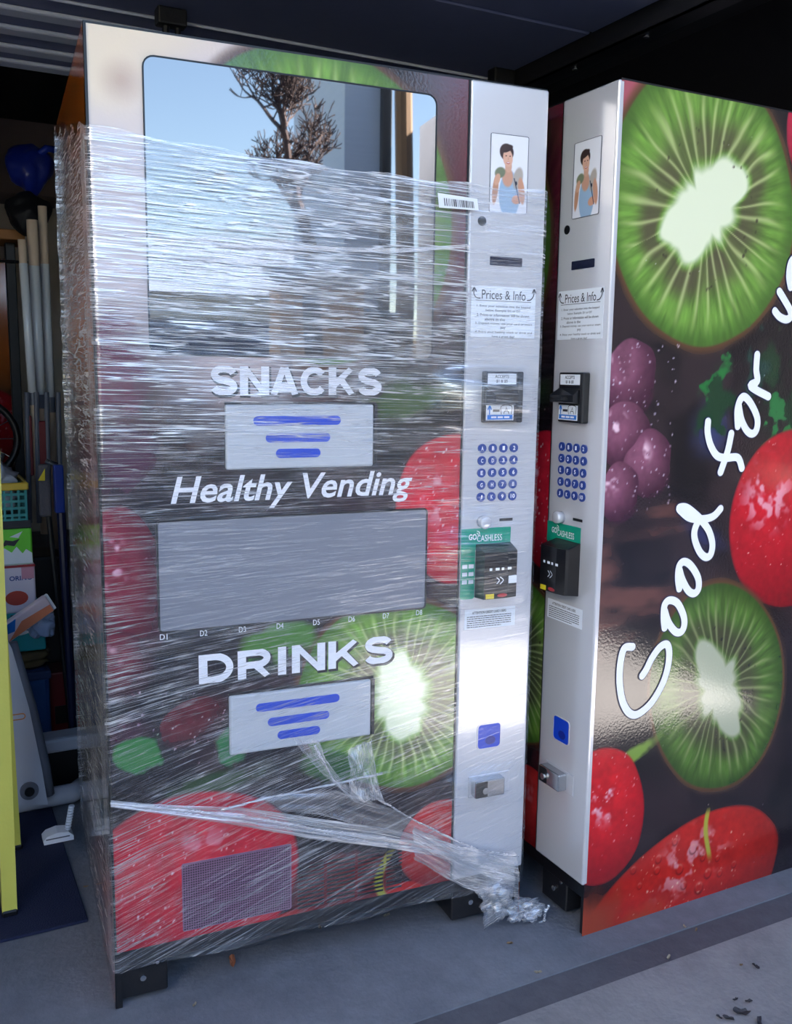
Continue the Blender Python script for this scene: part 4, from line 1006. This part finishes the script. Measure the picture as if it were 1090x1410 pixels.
# grey rocker base with round foot
M_GREYP = mat('pale_grey_plastic', (172, 176, 190), .35, bump=.03); M_GREYD = mat('mid_grey_plastic', (96, 100, 114), .4)
rk = empty('baby_swing', (-1.05, 1.3, .008)); tag(rk, 'pale grey plastic baby swing base with an orange oval badge', 'baby swing')
Yr = 1.22
def xr(px, py): p = at_y(px, py, Yr); return (p.x, max(p.z, .009))
leg = [xr(-60, 1108), xr(66, 1108), xr(58, 1060), xr(40, 975), xr(17, 895), xr(-10, 840), xr(-60, 800)]
lo = rel(rk, MB().prism(leg, Yr, Yr + .06)).build('leg_shell', M_GREYP, rk)
q0 = xr(64, 1106); q1 = xr(38, 960); q2 = xr(20, 905)
rel(rk, MB().tube([(xr(16, 890)[0], Yr + .03, xr(16, 890)[1]), (xr(42, 975)[0], Yr + .03, xr(42, 975)[1]), (xr(62, 1060)[0], Yr + .03, xr(62, 1060)[1]), (xr(68, 1100)[0], Yr + .03, xr(68, 1100)[1])], .018, 10)).build('leg_edge', M_GREYD, rk, True)
c = xr(40, 1088)
rel(rk, MB().cyl_y(c[0], c[1], .024, Yr - .010, Yr, 24)).build('hub_ring', M_GREYD, rk)
rel(rk, MB().cyl_y(c[0], c[1], .013, Yr - .014, Yr - .010, 20)).build('hub_socket', M_BLACK, rk)
c = xr(34, 1054)
ob = rel(rk, frame_pts(MB(), c[0] - .024, c[1] - .006, c[0] + .020, c[1] + .006, .0058, .0025, Yr - .0015, Yr)).build('oval_badge', mat('orange_print', (214, 130, 50), .5), rk)
text('ing', rk, M_GREYD, 0, 0, .020, .010, 0, .02); rk.children[-1].location = (c[0] - .012 - rk.location[0], Yr - .0012 - rk.location[1], c[1] - .005 - rk.location[2])
f0 = at_floor(28, 1128); f1 = at_floor(104, 1118)
rel(rk, MB().tube([(f0.x - .25, f0.y + .03, .036), (f0.x, f0.y + .03, .036), (f1.x, f1.y + .05, .036), (f1.x + .03, f1.y + .08, .036)], .028, 14)).build('base_tube', M_GREYP, rk, True)
b_ = at_y(100, 1020, 1.45)
rel(rk, MB().bbox(b_.x - .12, 1.42, b_.z - .02, b_.x + .06, 1.50, b_.z + .025, .01, 2)).build('cross_bar', M_GREYP, rk)
rel(rk, MB().bbox(b_.x - .11, 1.44, .01, b_.x + .05, 1.50, b_.z - .02, .006, 1)).build('battery_box', M_BLACK, rk)
# small white appliance with a ribbed hose
h0 = at_floor(84, 1158)
hp = empty('white_nozzle', (h0.x, h0.y, .008)); tag(hp, 'small white plastic nozzle with a ribbed hose on the navy mat', 'nozzle')
pts = [(-.045, 0), (-.046, .012), (-.036, .022), (-.010, .028), (.018, .024), (.030, .012), (.030, 0)]
o = MB().prism(pts[::-1], -.022, .022).build('shell', M_WHITE, hp)
MB().bbox(-.040, -.0235, .012, .020, -.0215, .015, .0006, 1).build('seam', M_GREYD, hp)
for k in range(9):
    MB().tube([(.018 + .0015 * k, .0, .022 + k * .0075), (.018 + .0015 * k, .0, .027 + k * .0075)], [.0085, .0075], 12).build('hose_rib', M_WHITE, hp)
# three cardboard tubes in a dark stand
M_CARD = mat('grey_cardboard', (222, 196, 168), .8, bump=.1); M_SLEEVE = mat('clear_plastic_sleeve', (226, 226, 226), .12, c2=(246, 246, 246), vscale=5, stretch=(4, 4, .6), spec=.8)
Yt = 1.9
def tp(px, py, y=Yt): return at_y(px, py, y)
grp = 'tall cardboard tubes in the dark stand'; BOTS = []
for i, (a, b, wpx, ysl) in enumerate((((30, 330), (45, 545), 11, 362), ((44, 303), (55, 548), 15, 365), ((58, 284), (69, 552), 12, 362))):
    A = tp(*a, Yt + .05 * i); B = tp(*b, Yt + .05 * i); rad = wpx / 2 / (FPX / ((A - Vector(CAM)).dot(Vector(FW))))
    bot = B + (B - A) * .8; BOTS.append(bot.z)
    e = empty('cardboard_tube', bot); tag(e, ('shortest beige cardboard tube of the three, next to the shelf upright', 'thickest beige cardboard tube, standing between two slimmer tubes', 'tallest beige cardboard tube of the three, close to the wrapped machine')[i], 'tube', grp)
    S = A + (B - A) * ((ysl - a[1]) / (b[1] - a[1]))
    rel(e, MB().tube([A, S, bot], rad, 16)).build('tube', M_CARD, e, True)
    rel(e, MB().tube([S, B], rad * 1.08, 16)).build('plastic_sleeve', M_SLEEVE, e, True)
    rel(e, MB().tube([B - (B - A) * .02, B + (B - A) * .06], rad * 1.15, 16)).build('collar', M_GREYD, e)
st = empty('tube_stand', (tp(62, 640).x, Yt + .1, .008)); tag(st, 'dark stand with red panels holding the cardboard tubes', 'stand')
a = tp(36, 555); b = tp(84, 640)
z1 = a.z
rel(st, MB().bbox(a.x - .01, Yt - .03, .008, b.x, Yt + .16, min(BOTS) - .001, .01, 2)).build('body', M_STEEL, st)
for k, (p0, p1) in enumerate((((38, 572), (47, 655)), ((52, 580), (66, 648)))):
    u0 = tp(*p0, Yt - .035); u1 = tp(*p1, Yt - .035)
    rel(st, MB().bbox(u0.x, Yt - .036, u1.z, u1.x, Yt - .028, u0.z, .003, 1)).build('red_panel', M_REDC, st)
for px in (37, 50, 64, 80):
    u0 = tp(px, 540, Yt - .03); u1 = tp(px + 4, 720, Yt - .03)
    rel(st, MB().tube([(u0.x, Yt - .03, u0.z), (u1.x, Yt - .03, u1.z)], .008, 8)).build('post', M_GREYD, st)
# folded chair: grey back pad and blue post
fc = empty('folded_chair', (tp(80, 900, 1.56).x, 1.56, .008)); tag(fc, 'folded chair with a royal blue post and grey pads beside the stacked packages', 'folding chair')
u0 = tp(76, 640, 1.56); u1 = tp(82, 706, 1.56)
rel(fc, MB().bbox(u0.x - .006, 1.55, u1.z, u0.x + .022, 1.58, u0.z, .004, 2)).build('blue_post', mat('blue_metal', (20, 50, 140), .35), fc)
u2 = tp(98, 1010, 1.56)
rel(fc, MB().tube([(u0.x + .012, 1.565, u1.z), (u2.x + .01, 1.565, .012)], .013, 10)).build('leg', mat('navy_metal', (22, 28, 60), .35), fc)
u3 = tp(50, 640, 1.58); u4 = tp(74, 712, 1.58)
rel(fc, MB().bbox(u3.x + .004, 1.585, u4.z, u4.x - .004, 1.61, u3.z, .008, 2)).build('grey_pad', mat('grey_fabric', (92, 90, 98), .8, bump=.3, bscale=200), fc)
rel(fc, MB().tube([(tp(62, 630, 1.58).x, 1.57, tp(62, 634, 1.58).z), (tp(78, 640, 1.58).x, 1.57, tp(78, 640, 1.58).z)], .007, 8)).build('hinge_pin', M_CHROME, fc)
rel(fc, MB().tube([(u4.x - .012, 1.597, u4.z), (u4.x + .035, 1.597, .012)], .008, 8)).build('leg', M_STEEL, fc)
rel(fc, MB().add([(tp(52, 655, 1.56).x, 1.562, tp(52, 662, 1.56).z), (tp(62, 662, 1.56).x, 1.562, tp(62, 662, 1.56).z), (tp(62, 645, 1.56).x, 1.562, tp(62, 645, 1.56).z), (tp(57, 655, 1.58).x, 1.584, tp(57, 655, 1.58).z)], [(0, 1, 2), (0, 3, 1), (1, 3, 2), (2, 3, 0)])).build('yellow_tag', M_YELLOW, fc)
# shelf with navy and black cushions, in front of the far machine
M_PLANK = mat('pine_board', (176, 120, 66), .6, bump=.1, stretch=(1, 8, 8))
Ys = 2.6
sh = empty('wall_shelf', (at_y(0, 325, Ys).x - .3, Ys + .1, at_y(10, 330, Ys).z)); tag(sh, 'pine shelf board on a black metal upright', 'shelf')
u0 = at_y(34, 317, Ys); u1 = at_y(34, 331, Ys)
rel(sh, MB().bbox(u0.x - 1.1, Ys, u1.z, u0.x, Ys + .25, u0.z, .003, 1)).build('board', M_PLANK, sh)
v0 = at_y(10, 331, Ys); v1 = at_y(24, 331, Ys)
rel(sh, MB().bbox(v0.x, Ys + .10, .002, v1.x, Ys + .14, u1.z, .003, 1)).build('upright', M_STEEL, sh)
rel(sh, MB().tube([(v0.x - .03, Ys + .09, at_y(17, 357, Ys).z), (v1.x + .05, Ys + .09, at_y(17, 357, Ys).z)], .006, 8)).build('bracket_bar', M_STEEL, sh)
def plush(name, c, r, m, label, cat, seed, sq):
    e_ = empty(name, (c.x, c.y, c.z - r * sq[2])); tag(e_, label, cat)
    bm = bmesh.new(); bmesh.ops.create_icosphere(bm, subdivisions=4, radius=1)
    for v in bm.verts:
        n_ = mnoise.noise(v.co * 1.3 + Vector((seed, 0, 0))) * .25 + mnoise.noise(v.co * 4 + Vector((0, seed, 0))) * .06
        taper = 1 + .35 * v.co.z
        p = v.co * (1 + n_); v.co = (p.x * r * sq[0] * taper, p.y * r * sq[1], p.z * r * sq[2] + r * sq[2])
    me = bpy.data.meshes.new('body'); bm.to_mesh(me); bm.free(); link_mesh('body', me, m, e_, True)
    return e_
pc = at_y(38, 296, 2.5); e = plush('black_cushion', pc, .078, mat('black_velour', (14, 14, 22), .6, bump=.2), 'black rounded plush cushion perched at the end of the pine shelf', 'cushion', 1.0, (1.0, .8, 1.0))
pc = at_y(40, 234, 2.55); e = plush('navy_cushion', pc, .085, mat('navy_satin', (26, 46, 150), .3, bump=.2, bscale=30), 'navy satin cushion resting on the black cushion', 'cushion', 4.0, (.95, .8, 1.05))
MB().tube([(.02, -.04, .13), (.06, -.05, .165), (.09, -.04, .165)], .014, 8).build('ribbon', mat('blue_satin', (30, 60, 180), .25), e, True)
# wheel rim at the frame's edge
wh = empty('bicycle_wheel', (at_y(-28, 605, 2.0).x, 2.0, at_y(-28, 605, 2.0).z - .1)); tag(wh, 'black rubber wheel beside the white cloth, standing by the tube stand', 'wheel')
cw = at_y(-34, 605, 2.0)
pts = [(cw.x + .13 * math.cos(a), 2.0, cw.z + .13 * math.sin(a)) for a in np.linspace(0, 2 * math.pi, 33)]
rel(wh, MB().tube(pts, .012, 8, False)).build('tyre', M_BLACK, wh, True)
for k in range(6):
    a = math.pi * k / 6
    rel(wh, MB().tube([(cw.x - .13 * math.cos(a), 2.0, cw.z - .13 * math.sin(a)), (cw.x + .13 * math.cos(a), 2.0, cw.z + .13 * math.sin(a))], .0015, 5)).build('spoke', M_CHROME, wh)

# ------------------------------------------------------------------ dry leaves and specks on the floor
def leaf(px, py, size, c, seed, label, group=None):
    p = at_floor(px, py); rr = random.Random(seed)
    n = 12; v = []; 
    for i in range(n):
        a = 2 * math.pi * i / n; r = size * (.55 + .45 * abs(math.cos(a))) * rr.uniform(.75, 1.1)
        v.append((r * math.cos(a), r * .55 * math.sin(a), .003 + .35 * size * rr.random()))
    v.append((0, 0, .002))
    mb = MB(); mb.add(v, [(i, (i + 1) % n, n) for i in range(n)])
    mb.add([(x, y, z - .0012) for x, y, z in v], [((i + 1) % n, i, n) for i in range(n)])
    o = mb.build('dry_leaf', mat('leaf_%d_%d_%d' % c, c, .7, var=.3, vscale=60)); o.location = (p.x, p.y, 0.0); o.rotation_euler = (0, 0, rr.uniform(0, 6.28))
    tag(o, label, 'leaf', group); return o
leaf(320, 1325, .020, (176, 110, 80), 1, 'orange brown dry leaf on the concrete below the wrapped machine')
sp = [(305, 1288), (440, 1278), (532, 1262), (572, 1240), (268, 1385), (702, 1300), (865, 1232), (880, 1236), (942, 1277), (958, 1282), (920, 1320), (1020, 1330), (740, 1340), (118, 1222)]
for i, (x, y) in enumerate(sp):
    leaf(x, y, rnd.uniform(.006, .011), ((150, 140, 120), (120, 96, 70))[i % 2], 10 + i, 'tiny pale dry leaf scrap on the concrete', 'leaf scraps on the concrete')
for i, (x, y, s_) in enumerate(((1020, 1395, .020), (1003, 1404, .012), (1030, 1380, .010), (1012, 1378, .008), (1045, 1408, .014), (990, 1402, .008), (1040, 1332, .010))):
    leaf(x, y, s_, (52, 50, 56), 40 + i, 'dark damp leaf fragment on the paler driveway concrete', 'dark fragments on the driveway')

# ------------------------------------------------------------------ outdoors, seen in the reflections
M_BARK = mat('dark_bark', (52, 34, 34), .9, bump=.4, bscale=20); M_BARK2 = mat('tan_bark', (104, 80, 58), .9, bump=.5, bscale=14, stretch=(1, 1, .2))
def bare_tree(loc, h, seed, m, label, lean=(0, 0), trunk=.16, sub=6, tl=.36, sc=1.0):
    rr = random.Random(seed); mb = MB()
    def grow(p, d, ln, r, lev):
        pts = [p]; rad = [r]; n = 5
        for i in range(n):
            d = (d + Vector((rr.uniform(-.28, .28), rr.uniform(-.28, .28), rr.uniform(-.08, .16)))).normalized()
            p = p + d * (ln / n); pts.append(p); rad.append(max(r * (1 - .38 * (i + 1) / n), .008))
            if lev < sub and i > 0 and rr.random() < .62:
                q = Vector((rr.uniform(-1, 1), rr.uniform(-1, 1), rr.uniform(-.25, .7))).normalized()
                grow(p, (d * .45 + q).normalized(), ln * rr.uniform(.5, .75), rad[-1] * .62, lev + 1)
        mb.tube(pts, rad, 6 if lev < 2 else 4, False)
        if lev < sub:
            for _ in range(2):
                q = Vector((rr.uniform(-1, 1), rr.uniform(-1, 1), rr.uniform(-.1, .8))).normalized()
                grow(p, (d + q * .8).normalized(), ln * .72, rad[-1] * .85, lev + 1)
    t0 = h * tl
    mb.tube([(0, 0, 0), (.05, 0, t0 * .4), (-.03, .02, t0 * .8), (0, 0, t0)], [trunk * 1.2, trunk, trunk * .95, trunk * .9], 10, False)
    grow(Vector((0, 0, t0)), Vector((lean[0], lean[1], 1)).normalized(), h * .2, trunk * .8, 0)
    mb.v = [(x * sc, y * sc, z) for x, y, z in mb.v]
    o = mb.build('bare_tree', m); o.location = loc; tag(o, label, 'tree'); return o
def refl(px, py, dist):
    """ground spot that the wrapped machine's door mirrors at this pixel"""
    ex = np.array([math.cos(M1_ROT), math.sin(M1_ROT), 0]); ey = np.array([-math.sin(M1_ROT), math.cos(M1_ROT), 0])
    o = np.array([M1_LOC[0], M1_LOC[1], 0.0]); d = ray(px, py); t = ((o - CAM) @ ey) / (d @ ey); q = CAM + t * d
    d = d / np.linalg.norm(d); r_ = d - 2 * (d @ ey) * ey; r_ = r_ / np.linalg.norm(r_[:2]); return q + r_ * dist
p = refl(430, 200, 12.0); bare_tree((p[0], p[1], 0), 5.6, 4, M_BARK, 'dark bare tree mirrored in the snack window', trunk=.17, tl=.50, sc=.8, sub=5)
p = refl(556, 200, 10.5); bare_tree((p[0], p[1], 0), 7.5, 9, M_BARK2, 'tan barked bare tree mirrored beside the dark bare tree', trunk=.13, sub=5, tl=.78, sc=.9)
p0 = refl(474, 200, 15.0); p1 = refl(536, 200, 15.0)
hs = empty('neighbour_house', ((p0[0] + p1[0]) / 2, p0[1] - 1.5, 0)); tag(hs, 'blue grey house mirrored behind the bare trees', 'house')
x0, x1 = sorted((p0[0], p1[0])); yb = min(p0[1], p1[1])
M_HOUSE = mat('blue_grey_siding', (168, 184, 210), .7, stretch=(.2, .2, 12), vscale=4)
rel(hs, MB().box(x0, yb - 4, 0, x1, yb, 8.6)).build('wall', M_HOUSE, hs)
rel(hs, MB().add([(x0 - .2, yb + .1, 8.6), (x1 + .2, yb + .1, 8.6), (x1 + .2, yb - 4.2, 8.6), (x0 - .2, yb - 4.2, 8.6), ((x0 + x1) / 2, yb + .1, 9.8), ((x0 + x1) / 2, yb - 4.2, 9.8)], [(0, 1, 4), (2, 3, 5), (0, 4, 5, 3), (1, 2, 5, 4), (0, 3, 2, 1)])).build('roof', mat('slate_roof', (54, 50, 54), .8), hs)
rel(hs, MB().bbox(x1 - .12, yb, 0, x1 + .05, yb + .16, 8.6, .01, 1)).build('downpipe', M_STEEL, hs)
rel(hs, MB().bbox(x0 + .3, yb, 1.0, x0 + 1.0, yb + .05, 2.3, .01, 1)).build('window', M_GLASSY, hs)
q0 = refl(215, 300, 19.0); q1 = refl(440, 300, 19.0)  # unseen house added as a backdrop that blocks the yellow horizon in reflections
bg_ = empty('backdrop_house', ((q0[0] + q1[0]) / 2, q0[1] - 3, 0)); tag(bg_, 'low cream house with navy panel, added to cover the yellow horizon in reflections', 'house')
hx0, hx1, hy = q0[0] - 6, q1[0] + .4, min(q0[1], q1[1]) - .3
M_CREAM = mat('cream_render', (196, 186, 170), .8, bump=.1); M_ROOFB = mat('blue_grey_shingle', (96, 108, 130), .8, bump=.2)
rel(bg_, MB().box(hx0, hy - 5, 0, hx1, hy, 2.9)).build('wall', M_CREAM, bg_)
rel(bg_, MB().add([(hx0 - .3, hy + .4, 2.85), (hx1 + .2, hy + .4, 2.85), (hx1 + .2, hy - 5.3, 2.85), (hx0 - .3, hy - 5.3, 2.85), (hx0 + .2, hy - 2.4, 4.4), (hx1 - .3, hy - 2.4, 4.4)], [(0, 1, 5, 4), (1, 2, 5), (2, 3, 4, 5), (3, 0, 4), (0, 3, 2, 1)])).build('roof', M_ROOFB, bg_)
rel(bg_, MB().bbox(hx1 - 4.0, hy, 0, hx1 - .8, hy + .05, 2.3, .02, 1)).build('navy_panel', mat('navy_panel_paint', (30, 46, 92), .5), bg_)  # navy panel added for the dark blue tone in the window reflection
for k in range(3):
    rel(bg_, MB().bbox(hx0 + .8 + k * 1.9, hy, 1.0, hx0 + 1.9 + k * 1.9, hy + .05, 2.2, .02, 1)).build('window', M_GLASSY, bg_)
w0 = refl(392, 300, 13.0); w1 = refl(520, 300, 13.0)  # unseen shed added to give the film reflections a tan tone
sd_ = empty('tint_shed', ((w0[0] + w1[0]) / 2, w0[1] - .6, 0)); tag(sd_, 'tan board shed added to turn the film reflections brown below the bare trees', 'shed')
M_SHED = mat('tan_shed_board', (206, 156, 116), .8, bump=.2, stretch=(1, 1, .1))
sy = min(w0[1], w1[1]) - .4; n_b = 16; sw = (w1[0] - w0[0]) / n_b
for k in range(n_b):
    rel(sd_, MB().box(w0[0] + k * sw, sy - .02, 0, w0[0] + (k + 1) * sw - .012, sy, 2.6)).build('board', M_SHED, sd_)
rel(sd_, MB().box(w0[0], sy - .9, 0, w1[0], sy - .02, 2.55)).build('body', M_SHED, sd_)
rel(sd_, MB().add([(w0[0] - .1, sy + .15, 2.6), (w1[0] + .1, sy + .15, 2.6), (w1[0] + .1, sy - 1.0, 2.9), (w0[0] - .1, sy - 1.0, 2.9), (w0[0] - .1, sy + .15, 2.68), (w1[0] + .1, sy + .15, 2.68), (w1[0] + .1, sy - 1.0, 2.98), (w0[0] - .1, sy - 1.0, 2.98)],
    [(0, 3, 2, 1), (4, 5, 6, 7), (0, 1, 5, 4), (1, 2, 6, 5), (2, 3, 7, 6), (3, 0, 4, 7)])).build('roof', M_DARKW, sd_)
# street scene: low fence and hedge far out, lawn beyond the driveway, added unseen walls that shape the sun
M_LAWN = mat('dry_lawn', (116, 112, 78), .95, bump=.5, bscale=60, var=.3)
struct('ground_lawn', MB().box(-60, -80, -.14, 60, -9, -.004), M_LAWN)
struct('ground_side_left', MB().box(-60, -9, -.14, -9, 12, -.004), M_LAWN)
struct('ground_side_right', MB().box(9, -9, -.14, 60, 12, -.004), M_LAWN)
M_FENCE = mat('weathered_fence', (128, 104, 84), .85, bump=.3, stretch=(1, 1, .1))
fe = empty('garden_fence', (.8, -30, 0)); tag(fe, 'weathered brown board fence across the street mirrored in the film', 'fence')
for k in range(60):
    x = -14 + k * .56
    rel(fe, MB().box(x, -30.03, 0, x + .53, -30, 2.4 + .04 * math.sin(k * 2.3))).build('board', M_FENCE, fe)
rel(fe, MB().box(-14, -29.99, .5, 19.5, -29.95, .6).box(-14, -29.99, 1.3, 19.5, -29.95, 1.4)).build('rail', M_FENCE, fe)
# unseen wall added beside the driveway, its opening cut to shape the sun patch
M_SUNBLOCK = mat('sun_block_siding', (112, 104, 100), .8, bump=.1)  # siding of the added sun-blocking walls
struct('wall_sun_mask', MB().box(2.6, -.80, 0, 2.75, .0, 8.0).box(2.6, -2.0, 0, 2.75, -1.78, 8.0).box(2.6, -1.78, 0, 2.75, -.80, .74).box(2.6, -1.78, 1.95, 2.75, -.80, 8.0), M_SUNBLOCK)
struct('wall_light_block_left', MB().box(-4.4, -4.0, 0, -4.2, -.14, 3.6), M_SIDING)  # unseen wall added to block light from the left
struct('wall_sun_block_far', MB().box(5.5, -5, 0, 11, -1.9, 9.5), M_SUNBLOCK)  # unseen block added to keep the driveway out of the sun
struct('wall_sun_block_low', MB().box(5.5, -16, 0, 11, -5, 6.0), M_SUNBLOCK)  # lower unseen block, added for more driveway shade
